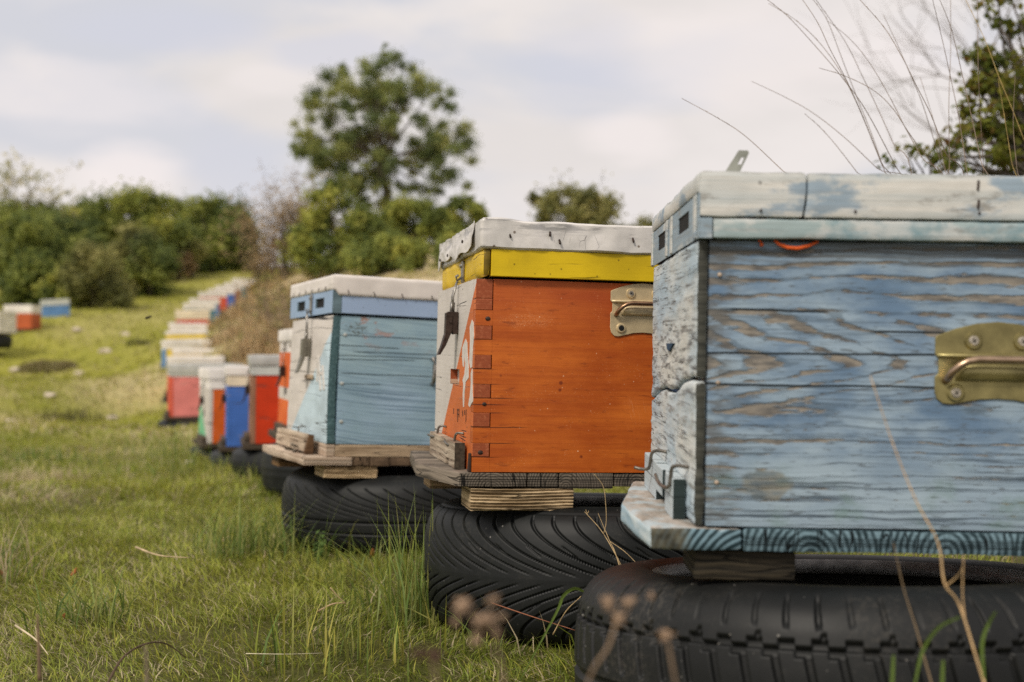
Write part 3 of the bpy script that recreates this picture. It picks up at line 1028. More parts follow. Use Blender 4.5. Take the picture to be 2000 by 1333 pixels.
def metal_lid_mat():
    M = Mat('dented_painted_sheet_metal', 0.42, 0.5)
    u, v, w = M.uvw()
    b = M.noise(M.obj(), 14, 6, 0.65)
    s = M.noise(M.vec(M.mul(M.add(u, v), 14), M.mul(w, 120), 2.0), 1.0, 5, 0.65)
    c = M.mix(M.step(b, 0.35, 0.7), lin(196, 192, 186), lin(226, 220, 214))
    wear = M.mul(M.step(M.add(M.mul(b, 0.5), M.mul(s, 0.6)), 0.54, 0.66), M.step(w, 0.355, 0.384))
    c = M.mix(M.mul(wear, 0.7), c, lin(140, 138, 134))
    sc = M.voro(M.vec(M.mul(u, 60), M.mul(v, 60), M.mul(w, 24)), 1.0, 'DISTANCE_TO_EDGE')
    c = M.mix(M.mul(M.mul(M.sub(1.0, M.step(sc, 0.006, 0.02)), M.step(M.noise(M.obj(), 20, 2), 0.56, 0.62)), 0.7), c, lin(96, 92, 90))
    sp = M.voro(M.obj(), 42)
    c = M.mix(M.mul(M.sub(1.0, M.step(sp, 0.07, 0.12)), 0.8), c, lin(96, 76, 56))
    M.bump(b, 0.25, 0.004)
    return M.done(c, M.sub(0.5, M.mul(wear, 0.15)), M.mul(wear, 0.5))


def rubber_mat(name, dust=0.25, seed=0.0, base=(0.0105, 0.0118, 0.0118)):
    M = Mat(name, 0.5, 0.3)
    n = M.noise(M.scaled((1, 1, 1), (seed, 0, 0)), 9, 6, 0.65)
    f = M.noise(M.obj(), 160, 4, 0.7)
    c = M.mix(M.step(n, 0.3, 0.75), tuple(x * 0.75 for x in base), tuple(x * 1.6 for x in base))
    c = M.mix(M.mul(M.mul(M.step(n, 0.45, 0.75), M.step(f, 0.45, 0.65)), dust), c, (0.12, 0.105, 0.085))
    sp = M.voro(M.obj(), 48)
    c = M.mix(M.mul(M.mul(M.sub(1.0, M.step(sp, 0.05, 0.09)), M.step(M.noise(M.obj(), 14, 2), 0.5, 0.6)), 0.6), c, (0.35, 0.33, 0.3))
    M.bump(f, 0.12, 0.001)
    return M.done(c, M.add(0.42, M.mul(n, 0.25)))


def landing_mat():
    """front plank of the nearest floor: paint left on the front edge, bare pinkish top, rings on the near end"""
    M = Mat('worn_landing_plank', 0.7, 0.2)
    u, v, w = M.uvw()
    n = M.noise(M.vec(M.mul(u, 60), M.mul(v, 12), M.mul(w, 60)), 1.0, 5, 0.6)
    n2 = M.noise(M.vec(M.mul(u, 20), M.mul(v, 20), M.mul(w, 20)), 1.0, 4, 0.6)
    nrm = M.node('ShaderNodeNewGeometry')
    tr = M.node('ShaderNodeVectorTransform', vector_type='NORMAL', convert_from='WORLD', convert_to='OBJECT')
    M.put(tr.inputs[0], nrm.outputs['Normal'])
    sp = M.node('ShaderNodeSeparateXYZ')
    M.put(sp.inputs[0], tr.outputs[0])
    blue_ = M.mix(M.step(n, 0.35, 0.68), lin(150, 172, 184, K), lin(196, 206, 208, K))
    top = M.mix(M.step(n, 0.3, 0.7), lin(128, 120, 110, K), lin(174, 164, 154, K))
    top = M.mix(M.mul(M.step(n2, 0.45, 0.62), 0.8), top, lin(166, 180, 186, K))
    c = M.mix(M.step(M.add(sp.outputs[2], M.mul(M.sub(n2, 0.5), 0.8)), 0.45, 0.75), blue_, top)
    du, dw = M.sub(u, 0.062), M.add(w, 0.055)
    rr = M.ma('SQRT', M.add(M.mul(du, du), M.mul(dw, dw)))
    rr = M.add(rr, M.mul(M.sub(n2, 0.5), 0.006))
    rg = M.ma('SINE', M.mul(rr, 2 * math.pi / 0.0072))
    ce = M.mix(M.step(M.add(rg, M.mul(M.sub(n, 0.5), 2.2)), -0.9, 1.1), lin(36, 54, 60), lin(112, 138, 150, K))
    ce = M.mix(M.mul(M.step(M.add(u, M.mul(M.sub(n2, 0.5), 0.03)), 0.004, -0.012), 0.9), ce, M.mix(M.step(n, 0.3, 0.7), lin(54, 52, 44), lin(104, 100, 84)))
    c = M.mix(M.mul(side_face(M), 1.0), c, ce)
    M.bump(n, 0.5, 0.0015)
    return M.done(c)


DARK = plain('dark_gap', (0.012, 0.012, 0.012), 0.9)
STEEL_DARK = plain('rusty_dark_iron', lin(62, 50, 44, K), 0.55, 0.5, 0.4, 120, 0.4)
STEEL = plain('dull_zinc_steel', lin(150, 146, 140), 0.42, 0.75, 0.3, 80, 0.3)
WIRE = plain('bent_grey_wire', lin(118, 112, 104), 0.45, 0.7, 0.3, 60)
BRASS = plain('olive_zinc_plate', (0.30, 0.255, 0.11), 0.36, 0.6, 0.35, 22, 0.12)
BEIGE = plain('beige_zinc_plate', lin(204, 184, 146), 0.38, 0.3, 0.12, 40, 0.15)
BARM = plain('handle_bar_steel', lin(176, 150, 126), 0.3, 0.85, 0.2, 60, 0.1)
SCREW = plain('screw_zinc', lin(196, 186, 170), 0.35, 0.8, 0.2, 200, 0.1)


# ------------------------------------------------------------------ tyres
RUB_BEAD = plain('scuffed_brightened_bead', (0.26, 0.25, 0.24), 0.5, 0, 0.35, 60, 0.2)  # worn grey bead, colour raised further to stand in for light
RUB_LINER = plain('brightened_inner_liner', (0.12, 0.115, 0.105), 0.6, 0, 0.4, 20, 0.2)  # liner colour raised so the unlit hollow reads as lit
def catmull(pts, n):
    P = np.array(pts, float)
    Pp = np.concatenate([[2 * P[0] - P[1]], P, [2 * P[-1] - P[-2]]])
    out = []
    for i in range(len(P) - 1):
        p0, p1, p2, p3 = Pp[i:i + 4]
        for t in np.linspace(0, 1, n, endpoint=False):
            out.append(0.5 * ((2 * p1) + (-p0 + p2) * t + (2 * p0 - 5 * p1 + 4 * p2 - p3) * t * t + (-p0 + 3 * p1 - 3 * p2 + p3) * t ** 3))
    out.append(P[-1])
    return np.array(out)


def tyre_mesh(name, R, H, style, mats, dense=True, parent=None):
    half = [(0, 0), (-0.0006, .14), (-0.0012, .28), (-0.003, .42), (-0.006, .56), (-0.011, .70), (-0.021, .84), (-0.038, .945), (-0.058, .99),
            (-0.078, 1.0), (-0.092, .975), (-0.101, .92), (-0.106, .84), (-0.099, .78), (-0.08, .79), (-0.055, .77), (-0.034, .62), (-0.026, .3), (-0.024, 0)]
    pr = catmull(half, 9 if dense else 2)
    low = pr[::-1].copy()
    low[:, 1] *= -1
    k = len(half)
    outer_n = (8 * (9 if dense else 2))
    prof = np.concatenate([pr, low[1:-1]])       # a closed loop
    r = R + prof[:, 0]
    z = prof[:, 1] * H / 2
    n = len(prof)
    if dense:
        th = np.concatenate([np.linspace(-math.pi * 1.07, 0.07 * math.pi, 1250, endpoint=False), np.linspace(0.07 * math.pi, 0.93 * math.pi, 220, endpoint=False)])
    else:
        th = np.linspace(-math.pi, math.pi, 56, endpoint=False)
    dr = np.roll(r, -1) - np.roll(r, 1)
    dzz = np.roll(z, -1) - np.roll(z, 1)
    ln = np.hypot(dr, dzz) + 1e-9
    nr, nz = dzz / ln, -dr / ln
    outer = np.zeros(n, bool)
    outer[:outer_n] = True
    outer[-outer_n:] = True
    t = prof[:, 1] / 0.86                    # -1..1 over the tread
    TH, Tt = np.meshgrid(th, t)
    dep = np.zeros_like(TH)

    def line(ph, wdt):
        d = np.abs(ph - np.floor(ph) - 0.5)
        return 1 - sm(d, wdt * 0.55, wdt)
    at_ = np.abs(Tt)
    if style == 'swoop':
        f = 0.58 * np.clip(1 - at_, 0, 1) ** 1.8
        ph = (TH - f) * 52 / (2 * math.pi) + 0.5 * (Tt < 0)
        g = line(ph, 0.095) * sm(at_, 0.06, 0.16) * (1 - sm(at_, 1.0, 1.06))
        ph2 = (TH - 0.9 * (0.55 - at_) * 0.5) * 33 / (2 * math.pi)
        g2 = line(ph2, 0.045) * sm(at_, 0.36, 0.4) * (1 - sm(at_, 0.52, 0.56))
        dep = np.maximum(g * 0.0058, g2 * 0.003)
        dep = np.maximum(dep, 0.0015 * (1 - sm(np.abs(at_ - 1.06), 0.008, 0.02)))
    elif style == 'swoop_lines':
        f = 0.75 * np.clip(1 - at_, 0, 1) ** 1.7
        ph = (TH - f) * 40 / (2 * math.pi)
        g = line(ph, 0.07) * sm(Tt, 0.02, 0.1) * (1 - sm(at_, 0.8, 0.9))
        dep = g * 0.005
        for c0, wd in ((-0.12, 0.035), (-0.45, 0.035)):
            dep = np.maximum(dep, 0.006 * (1 - sm(np.abs(Tt - c0), wd * 0.6, wd)))
        ph = (TH + f) * 40 / (2 * math.pi)
        dep = np.maximum(dep, 0.004 * line(ph, 0.06) * (1 - sm(Tt, -0.6, -0.55)))
    elif style == 'blocks':
        ph = (TH + 0.035 * at_) * 62 / (2 * math.pi)
        ir = 0.75 + 0.5 * np.sin(TH * 17) * np.sin(TH * 7.3)
        g = line(ph, 0.11) * sm(Tt, 0.80 - 0.05 * ir, 0.86) * (1 - sm(at_, 1.05, 1.12)) * 0.0042 * ir
        zig = 0.035 * np.sign(np.sin(TH * 62))
        gz_ = (1 - sm(np.abs(Tt - 0.585 - zig), 0.035, 0.06)) * 0.007
        ph3 = (TH + 0.06 * Tt) * 62 / (2 * math.pi) + 0.3
        g3 = line(ph3, 0.15) * (1 - sm(Tt, 0.50, 0.54)) * sm(Tt, 0.1, 0.15) * 0.006
        ph4 = (TH - 0.08 * Tt) * 31 / (2 * math.pi) + 0.1
        g4 = line(ph4, 0.05) * sm(Tt, 0.64, 0.66) * (1 - sm(Tt, 0.72, 0.75)) * 0.004
        gz2 = (1 - sm(np.abs(Tt + 0.05), 0.04, 0.06)) * 0.006
        dep = np.maximum.reduce([g, gz_, g3, g4, gz2])
    else:
        ph = (TH - 0.2 * np.clip(1 - at_, 0, 1)) * 28 / (2 * math.pi)
        dep = line(ph, 0.25) * (at_ < 1) * 0.004
    dep = dep * outer[:, None]
    rr = r[:, None] - dep * nr[:, None]
    zz = z[:, None] - dep * nz[:, None] + H / 2
    X, Y = rr * np.cos(TH), rr * np.sin(TH)
    V = np.stack([X, Y, zz], 2)              # n x m x 3
    m = len(th)
    i = np.arange(n)[:, None]
    j = np.arange(m)[None]
    a = (i * m + j).ravel()
    b = (i * m + (j + 1) % m).ravel()
    c = (((i + 1) % n) * m + (j + 1) % m).ravel()
    d = (((i + 1) % n) * m + j).ravel()
    step_ = 9 if dense else 2
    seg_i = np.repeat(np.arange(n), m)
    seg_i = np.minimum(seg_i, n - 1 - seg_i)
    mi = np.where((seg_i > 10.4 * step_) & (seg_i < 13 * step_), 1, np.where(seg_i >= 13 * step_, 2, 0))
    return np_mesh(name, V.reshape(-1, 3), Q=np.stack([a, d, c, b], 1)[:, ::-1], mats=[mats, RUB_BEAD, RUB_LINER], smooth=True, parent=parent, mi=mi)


def tyre(x, y, z, R, H, style, mat, label, rot=0.0, tilt=(0, 0), group='tyres under the beehives'):
    t = tyre_mesh('car_tyre', R, H, style, mat)
    t.location = (x, y, z)
    t.rotation_euler = (tilt[0], tilt[1], rot)
    prop(t, label, 'tyre', group)
    return t


def hive_root(p, label, group='beehives standing in a row up the meadow'):
    e = empty('beehive', (p[0], p[1], p[2] + CAM_H), None, label, 'beehive', group)
    e.rotation_mode = 'YXZ'
    e.rotation_euler = (p[4], p[5], p[3])
    bpy.context.view_layer.update()
    return e


def on_hive(h, u, v, w):
    """world point of a place on a hive"""
    return h.matrix_world @ Vector((u, v, w))


def thing_on(h, o):
    """stand a loose thing, built in hive coordinates, where the hive has it"""
    o.rotation_mode = 'YXZ'
    o.location = h.location
    o.rotation_euler = h.rotation_euler
    return o


def carry_handle(root, c, w, hw, plate, bar, dark_low=False, low=1.0):
    """pressed steel plate with a sprung bar; c centre u, w bar height, hw half width; built on the near side (v = 0)"""
    s = hw / 0.053
    top = [(-.0535, .017), (-.052, .0192), (-.036, .0255), (-.018, .0300), (0, .0318), (.018, .0300), (.036, .0255), (.052, .0192), (.0535, .017)]
    bot = [(.0535, -.040), (.0515, -.0475), (.0465, -.0525), (.0400, -.0535), (.030, -.0512), (.015, -.0475), (0, -.0465), (-.015, -.0475), (-.030, -.0512),
           (-.0400, -.0535), (-.0465, -.0525), (-.0515, -.0475), (-.0535, -.040)]
    mid_r = [(.0535, .0025), (.0505, .0005), (.0505, -.0135), (.0535, -.0165)]
    mid_l = [(-.0535, -.0165), (-.0505, -.0135), (-.0505, .0005), (-.0535, .0025)]
    poly = [(c + a * s, w + b * s * (low if b < -0.03 else 1.0)) for a, b in top + mid_r + bot + mid_l]
    G = Geo()
    G.prism(poly, 1, -0.0022, -0.0004)
    h = G.build('handle', plate, root, bevel=0.0007)
    # pressed fold along the middle and the trough behind the bar
    G = Geo()
    n = 9
    prof = [(-0.0022, .004), (-0.0075, .001), (-0.0078, -.003)]
    for (u0, u1, a, b, out) in ((-.052, .052, .0045, -.0005, .0062), (-.036, .036, -.004, -.020, .0085)):
        ring = []
        for i in range(n + 1):
            t = math.pi * i / n
            ring.append((-0.0020 - out * math.sin(t) ** 0.8, (a + b) / 2 + (a - b) / 2 * math.cos(t)))
        V, Fs = [], []
        for (uu, sh) in ((u0, 0.0), (u0 + 0.006, 1.0), (u1 - 0.006, 1.0), (u1, 0.0)):
            for (vv, ww) in ring:
                V.append((c + uu * s, -0.0020 + (vv + 0.0020) * (0.15 + 0.85 * sh) * s, w + ww * s))
        for q in range(3):
            for i in range(n):
                Fs.append((q * (n + 1) + i, q * (n + 1) + i + 1, (q + 1) * (n + 1) + i + 1, (q + 1) * (n + 1) + i))
        G.add(V, Fs)
    G.build('pressed_fold', plate, h, smooth=True)
    pts = []
    for (a, b, d) in ((-.0445, -.020, .001), (-.0445, -.0175, .009), (-.0425, -.0120, .013), (-.037, -.0065, .0155), (-.030, -.0025, .0165), (-.022, -.0008, .017)):
        pts.append((c + a * s, -d * s, w + b * s))
    pts += [(2 * c - p[0], p[1], p[2]) for p in reversed(pts)]
    Geo().tube(pts, 0.0034 * s, 12).build('handle_bar', bar, h, smooth=True)
    for k, (a, b) in enumerate(((-.0210, .0150), (.0210, .0150), (-.0357, -.0400), (.0357, -.0400))):
        G = Geo()
        cu, cw = c + a * s, w + b * s * (low if b < -0.03 else 1.0)
        for (r0, v0, r1, v1, m) in ((.0082, -.0022, .0066, -.0050, 0), (.0066, -.0050, .0052, -.0046, 1), (.0050, -.0044, .0036, -.0064, 2 if not (dark_low and k == 2) else 1)):
            V = []
            for (rr, vv) in ((r0 * s, v0), (r1 * s, v1)):
                for q in range(16):
                    V.append((cu + rr * math.cos(q * math.pi / 8), vv, cw + rr * math.sin(q * math.pi / 8)))
            G.add(V, [(q, (q + 1) % 16, 16 + (q + 1) % 16, 16 + q) for q in range(16)] + [tuple(range(16, 32))], m)
        for ang in (0.5, 0.5 + math.pi / 2):
            dx_, dz_ = math.cos(ang), math.sin(ang)
            L, wd = 0.0024 * s, 0.0005
            P = [(cu + dx_ * L * i - dz_ * wd * j, -0.0066, cw + dz_ * L * i + dx_ * wd * j) for i, j in ((-1, -1), (1, -1), (1, 1), (-1, 1))]
            G.add(P, [(0, 1, 2, 3)], 1)
        G.build('screw', [plate, DARK, SCREW if not (dark_low and k == 2) else DARK], h)
    return h


def toggle_latch(root, v, w_strap, w_rod, w_body, w_tail, u0, mats, wide=0.019):
    """strap on the lid, threaded rod, and a lever case on the box front (front face looks to -u)"""
    strap_m, rod_m, case_m = mats
    G = Geo()
    G.prism([(v - wide * .45, w_strap), (v - wide * .3, w_strap + .004), (v + wide * .3, w_strap + .004), (v + wide * .45, w_strap),
             (v + wide * .40, w_rod + .006), (v + wide * .15, w_rod - .004), (v - wide * .15, w_rod - .004), (v - wide * .40, w_rod + .006)], 0, u0 - .004, u0 - .0005)
    L = G.build('latch', strap_m, root, bevel=.0006)
    for s in (-1, 1):
        Geo().ball((u0 - .005, v + s * wide * .2, w_strap - .0045), (.0022, .0035, .0035), 8, 5).build('rivet', strap_m, L, smooth=True)
    G = Geo()
    G.tube([(u0 - .003, v, w_rod + .006), (u0 - .012, v, w_rod - .001), (u0 - .013, v, w_rod + .007), (u0 - .009, v, w_rod + .009)], .0024, 8)
    for s in (-1, 1):
        G.tube([(u0 - .011, v + s * .002, w_rod - .001), (-.010, v + s * wide * .30, (w_rod + w_body) / 2), (-.0105, v + s * wide * .22, w_body + .002)], .0017, 8)
    G.tube([(-.010, v, w_body + .016), (-.0105, v, w_body - .002)], .0042, 8)
    G.build('hook_rod', rod_m, L, smooth=True)
    hb = w_body - w_tail
    G = Geo()
    G.prism([(-.0185, w_body), (-.0008, w_body), (-.0008, w_body - hb * .50), (-.0085, w_body - hb * .52), (-.012, w_body - hb * .46), (-.0185, w_body - hb * .40)], 1, v - wide * .42, v + wide * .42)
    G.build('latch_case', case_m, L, bevel=.0008)
    G = Geo()
    G.prism([(-.0215, w_body - .002), (-.0188, w_body - .001), (-.0192, w_body - hb * .45), (-.0235, w_body - hb * .80), (-.0295, w_tail + .001), (-.034, w_tail),
             (-.0285, w_body - hb * .80), (-.0222, w_body - hb * .5)], 1, v - wide * .5, v + wide * .5)
    for s in (-1, 1):
        a, b = sorted((v + s * wide * .5, v + s * wide * .4))
        G.prism([(-.0192, w_body - .003), (-.011, w_body - .006), (-.011, w_body - hb * .44), (-.021, w_body - hb * .78), (-.0285, w_tail + .003), (-.031, w_tail + .001), (-.0235, w_body - hb * .8), (-.0195, w_body - hb * .5)], 1, a, b)
    G.ball((-.013, v - wide * .5, w_body - hb * .24), (.003, .0014, .003), 8, 5)
    G.build('lever', case_m, L, bevel=.0006)
    return L


def wire_clip(root, pts, mat=WIRE, r=0.0021):
    pts = [Vector(p) for p in pts]
    P = catmull([tuple(p) for p in pts], 5)
    return Geo().tube([tuple(p) for p in P], r, 8).build('wire_clip', mat, root, smooth=True)


# ================================================================== hive 1 (blue, nearest)
H1 = (0.188, 1.2765, -0.1825, -0.0109, 0.0035, 0.0159)
h1 = hive_root(H1, 'blue weathered beehive with worn wood grain and whitish lid, biggest and nearest')
m_side1, m_front1 = blue_side_mat(), flaked_front_mat()
m_lid1 = stained_white_mat('whitish_lid_paint', lin(138, 158, 174, K), 0.7, 1.0)
m_rim1 = stained_white_mat('greenish_white_rim_paint', lin(158, 178, 180), 0.9, 5.0, green=lin(106, 138, 148, K))
rough_box('side_panel', (0.0122, 0.0, 0.0), (0.51, 0.022, 0.298), (70, 3, 44), 0.0008, 26, m_side1, h1, 1.0, 0.0012, stretch=(0.25, 1, 1.4))
lo_edge, hi_edge = (lambda v: 0.1500 - 0.075 * v + 0.004 * math.sin(v * 25)), (lambda v: 0.1535 - 0.075 * v + 0.004 * math.sin(v * 25) + 0.001 * math.sin(v * 70))
rough_box('front_panel', (0.0, 0.0, 0.0), (0.0118, 0.44, 0.15), (3, 70, 46), 0.0013, 30, m_front1, h1, 2.0, 0.002,
          warp=lambda p: (p.x, p.y, p.z * lo_edge(p.y) / 0.15), stretch=(1, 0.18, 1.8), fine=0.0008)
rough_box('front_panel', (0.0, 0.0, 0.1535), (0.0118, 0.44, 0.298), (3, 70, 46), 0.0013, 30, m_front1, h1, 3.0, 0.002,
          warp=lambda p: (p.x, p.y, hi_edge(p.y) + (p.z - 0.1535) * (0.298 - hi_edge(p.y)) / (0.298 - 0.1535)), stretch=(1, 0.18, 1.8), fine=0.0008)
G = Geo()
m_bk = wood_paint('blue_back_boards', lin(96, 130, 165, K), lin(110, 104, 96), 'uv', 0.5, seed=3)
G.box((0.0122, 0.024, 0.0), (0.024, 0.4175, 0.296)).build('inner_board', m_bk, h1)
Geo().box((0.488, 0.0225, 0.0), (0.51, 0.4175, 0.298)).build('back_panel', m_bk, h1, bevel=0.001)
Geo().box((0.0122, 0.418, 0.0), (0.51, 0.44, 0.298)).build('side_panel', m_bk, h1, bevel=0.001)
G = Geo()
G.prism([(0.175, 0.1905), (0.245, 0.1905), (0.235, 0.1830), (0.215, 0.1808)], 0, -0.0030, 0.004)
G.build('hand_hold', plain('dark_blue_notch', lin(44, 72, 96), 0.8), h1)
# nails in the side, hand-hold slot in the front
for (a, b) in ((0.0235, 0.2615), (0.0235, 0.1495), (0.0235, 0.046)):
    G = Geo()
    G.ball((a, -0.0006, b), (0.0026, 0.0012, 0.0024), 8, 5)
    G.build('nail_head', plain('pale_filler', lin(178, 160, 142)), h1, smooth=True)
rough_box('lid', (-0.0027, -0.0055, 0.3455), (0.512, 0.452, 0.367), (50, 44, 4), 0.0012, 22, m_lid1, h1, 4.0, 0.0025, fine=0.0005)
rough_box('lid_skirt', (-0.0005, -0.016, 0.3205), (0.1052, -0.0058, 0.367), (22, 3, 10), 0.0012, 22, m_lid1, h1, 5.0, 0.0018, fine=0.0004,
          warp=lambda p: (p.x + 0.0035 * (p.x / 0.1052) * math.sin((p.z - 0.32) / 0.047 * 2.2), p.y, p.z))
rough_box('lid_skirt', (0.1066, -0.0164, 0.3200), (0.512, -0.0058, 0.367), (70, 3, 10), 0.0012, 22, m_lid1, h1, 6.0, 0.0018, fine=0.0004,
          warp=lambda p: (p.x + 0.0035 * max(0, 1 - (p.x - 0.1066) / 0.05) * math.sin((p.z - 0.32) / 0.047 * 2.2), p.y, p.z))
G = Geo()
G.box((0.0, 0.442, 0.320), (0.512, 0.452, 0.345)).build('lid_skirt', m_lid1, h1, bevel=0.001)
Geo().box((0.50, -0.0055, 0.320), (0.512, 0.4418, 0.345)).build('lid_skirt', m_lid1, h1, bevel=0.001)
rough_box('lid_rim', (0.0135, -0.0145, 0.2985), (0.512, 0.004, 0.3192), (70, 3, 6), 0.001, 24, m_rim1, h1, 7.0, 0.0015, fine=0.0004)
G = Geo()
slotted_panel(G, -0.0142, 0.452, 0.2985, 0.3448, [(0.063, 0.157, 0.3158, 0.3350), (0.280, 0.375, 0.3140, 0.3350)], -0.0010, 0.0002)
G.box((0.0004, -0.0142, 0.2985), (0.0130, 0.004, 0.3192))
fr = G.build('lid_front', stained_white_mat('lid_front_paint', lin(134, 154, 168, K), 1.3, 9.0), h1)
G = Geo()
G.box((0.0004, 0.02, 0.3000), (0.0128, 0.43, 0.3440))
G.build('vent_shade_backing', DARK, fr)  # added black panel: painted shade of the lid interior behind the vents
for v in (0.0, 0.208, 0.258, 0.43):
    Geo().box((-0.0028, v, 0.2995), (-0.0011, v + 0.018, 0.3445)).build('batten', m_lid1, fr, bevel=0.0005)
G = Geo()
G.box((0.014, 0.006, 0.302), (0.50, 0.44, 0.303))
G.build('inner_cover_dark_fill', DARK, h1)
for (u_, w_, l_) in ((0.2835, 0.3560, 0.010), (0.2840, 0.3365, 0.009), (0.285, 0.3275, 0.002), (0.1585, 0.3275, 0.002), (0.062, 0.3270, 0.0022)):
    G = Geo()
    G.tube([(u_ + 0.0005, -0.0163, w_ + l_ / 2), (u_ - 0.0005, -0.0170, w_ - l_ / 2)], 0.0012, 6)
    G.build('nail', STEEL_DARK, h1)
# metal tab standing up behind the near edge of the lid, with an eye hole
G = Geo()
ring_o = [(0.000, 0.0), (0.0165, 0.0), (0.0285, 0.026), (0.027, 0.0285), (0.0175, 0.0285)]
hole = [(0.0165, 0.0135), (0.0205, 0.0135), (0.0235, 0.021), (0.0205, 0.021)]
V = [(0.029 + a, 0.03, 0.3675 + b) for a, b in ring_o + hole]
V2 = [(x, y + 0.0016, z) for x, y, z in V]
fs = [(0, 1, 6, 5), (1, 2, 7, 6), (2, 3, 7), (3, 4, 8, 7), (4, 0, 5, 8)]
G.add(V + V2, fs + [tuple(9 + i for i in reversed(f)) for f in fs] + [(i, (i + 1) % 5, 9 + (i + 1) % 5, 9 + i) for i in range(5)] + [(5 + i, 5 + (i + 1) % 4, 14 + (i + 1) % 4, 14 + i) for i in range(4)])
G.build('metal_tab', plain('grey_tab_steel', lin(150, 152, 142), 0.5, 0.4), h1)
# floor board of one plank per 14 cm, end grain to the near side
M_F1 = raw_wood('blue_stained_end_grain', lin(132, 160, 172, K), lin(36, 54, 60), 'v', 4.0, (0.14, 0.122, 0.0070))
rough_box('floor_board', (0.052, -0.001, -0.0255), (0.51, 0.44, -0.0008), (60, 30, 4), 0.0012, 18, M_F1, h1, 8.0, 0.002, fine=0.0006)
rough_box('landing_board', (-0.0455, -0.002, -0.0250), (0.0514, 0.44, -0.0008), (18, 40, 6), 0.0012, 22, landing_mat(), h1, 8.5, 0.0026, fine=0.0007,
          warp=lambda p: (p.x + (1 if p.x < 0.02 else 0) * (-0.0145 * min(1.0, max(0.0, p.y / 0.19)) + 0.035 * max(0.0, (p.y - 0.19) / 0.25)), p.y, p.z))
m_ent1 = wood_paint('pale_blue_grooved_block', lin(176, 186, 190, K), lin(120, 128, 132), 'u', 0.3, seed=6, end=lin(46, 58, 58))
G = Geo()
for i, (va, vb, ut) in enumerate(((0.05, 0.125, -0.0155), (0.126, 0.150, -0.0125), (0.1505, 0.225, -0.0158), (0.226, 0.37, -0.0150))):
    w0 = 0.0122 if i == 2 else -0.0004
    G.box((ut, va, w0), (-0.0018, vb, 0.0438 + (0.001 if i % 2 else 0)))
G.build('entrance_block', m_ent1, h1, bevel=0.0012)
wire_clip(h1, [(0.0, 0.045, 0.0570), (-0.010, 0.055, 0.0575), (-0.0155, 0.060, 0.0545), (-0.0165, 0.063, 0.044), (-0.018, 0.066, 0.034), (-0.0205, 0.085, 0.0305), (-0.0225, 0.125, 0.031), (-0.0225, 0.16, 0.0365)])
wire_clip(h1, [(0.0, 0.245, 0.0560), (-0.010, 0.255, 0.0570), (-0.0165, 0.262, 0.0530), (-0.018, 0.265, 0.042), (-0.020, 0.27, 0.033), (-0.0275, 0.28, 0.031), (-0.036, 0.285, 0.0325)])
carry_handle(h1, 0.311, 0.1790, 0.0635, BRASS, BARM, low=0.75)
# the orange cord caught under the lid rim
G = Geo()
G.tube([(0.079, -0.002, 0.2985), (0.083, -0.0045, 0.2940), (0.092, -0.0055, 0.2905), (0.102, -0.006, 0.2895), (0.114, -0.0055, 0.2925), (0.124, -0.0035, 0.2972)], [0.0012, 0.0018, 0.0022, 0.0022, 0.002, 0.0014], 8)
G.ball((0.066, -0.002, 0.2935), (0.002, 0.0016, 0.0026), 8, 5)
G.ball((0.064, -0.002, 0.2972), (0.0018, 0.0014, 0.0016), 8, 5)
cord = thing_on(h1, G.build('cord_loop', plain('orange_plastic', lin(214, 92, 36), 0.45), None, smooth=True))
prop(cord, 'orange cord loop pinched under the lid rim of the nearest blue hive', 'cord')
blk = rough_box('wood_block', (0.0035, 0.012, -0.0575), (0.110, 0.11, -0.0268), (20, 14, 6), 0.0015, 25, raw_wood('dark_old_block', lin(74, 66, 52), lin(26, 24, 20), 'u', 1.0), None, 11.0, 0.002)
prop(thing_on(h1, blk), 'dark mossy wood block between the nearest tyre and the blue hive floor', 'wood block', 'wood blocks under the hives')

# ================================================================== hive 2 (orange)
H2 = (-0.0617, 1.8903, -0.1867, 0.1943, -0.0034, 0.0236)
h2 = hive_root(H2, 'orange beehive with finger joints, yellow rim and dented metal lid')
m_or = orange_mat()
m_front2 = two_tone_mat('white_and_orange_front', (0.3474, 0.0365), (0.0696, 0.2401), white(0.98), lin(204, 108, 52, 1.0), 3.0, lin(152, 76, 44, 1.0), 0.5, lin(190, 116, 78, 1.0))
fing = [(0.2495, 0.298), (0.2042, 0.2258), (0.1588, 0.1805), (0.1137, 0.1352), (0.0693, 0.0914), (0.0231, 0.0445)]
J = 0.0273
GA, GB = [], Geo()
edges = sorted({0.0, 0.298, *[e for f in fing for e in f]})
gap = 0.0005
for a, b in zip(edges[:-1], edges[1:]):
    front_finger = any(f[0] <= (a + b) / 2 <= f[1] for f in fing)
    if front_finger:
        GA.append(Geo().box((0.0, 0.0, a + gap), (J - 2.5 * gap, 0.0218, b - gap)))
    else:
        GB.box((0.0002, 0.0004, a), (J, 0.0222, b))
fp = Geo()
slot = []
slotted_panel(fp, 0.0224, 0.44, 0.0, 0.298, [(0.150, 0.252, 0.1300, 0.1560)], 0.0, 0.0125)
fp.box((0.0126, 0.0224, 0.0), (J - gap, 0.44, 0.298))
front2 = fp.build('front_panel', m_front2, h2)
for q in GA:
    q.build('joint_finger', m_front2, front2, bevel=0.0005)
sp_ = Geo()
sp_.box((J + 0.0002, 0.0004, 0.0), (0.51, 0.0222, 0.298))
sp_.F += GB.F and [tuple(i + sp_.n for i in f) for f in GB.F]
sp_.V += GB.V
sp_.M += GB.M
sp_.n += GB.n
side2 = sp_.build('side_panel', m_or, h2)
G = Geo()
G.box((0.4878, 0.0224, 0.0), (0.51, 0.417, 0.298)).build('back_panel', m_or, h2, bevel=0.001)
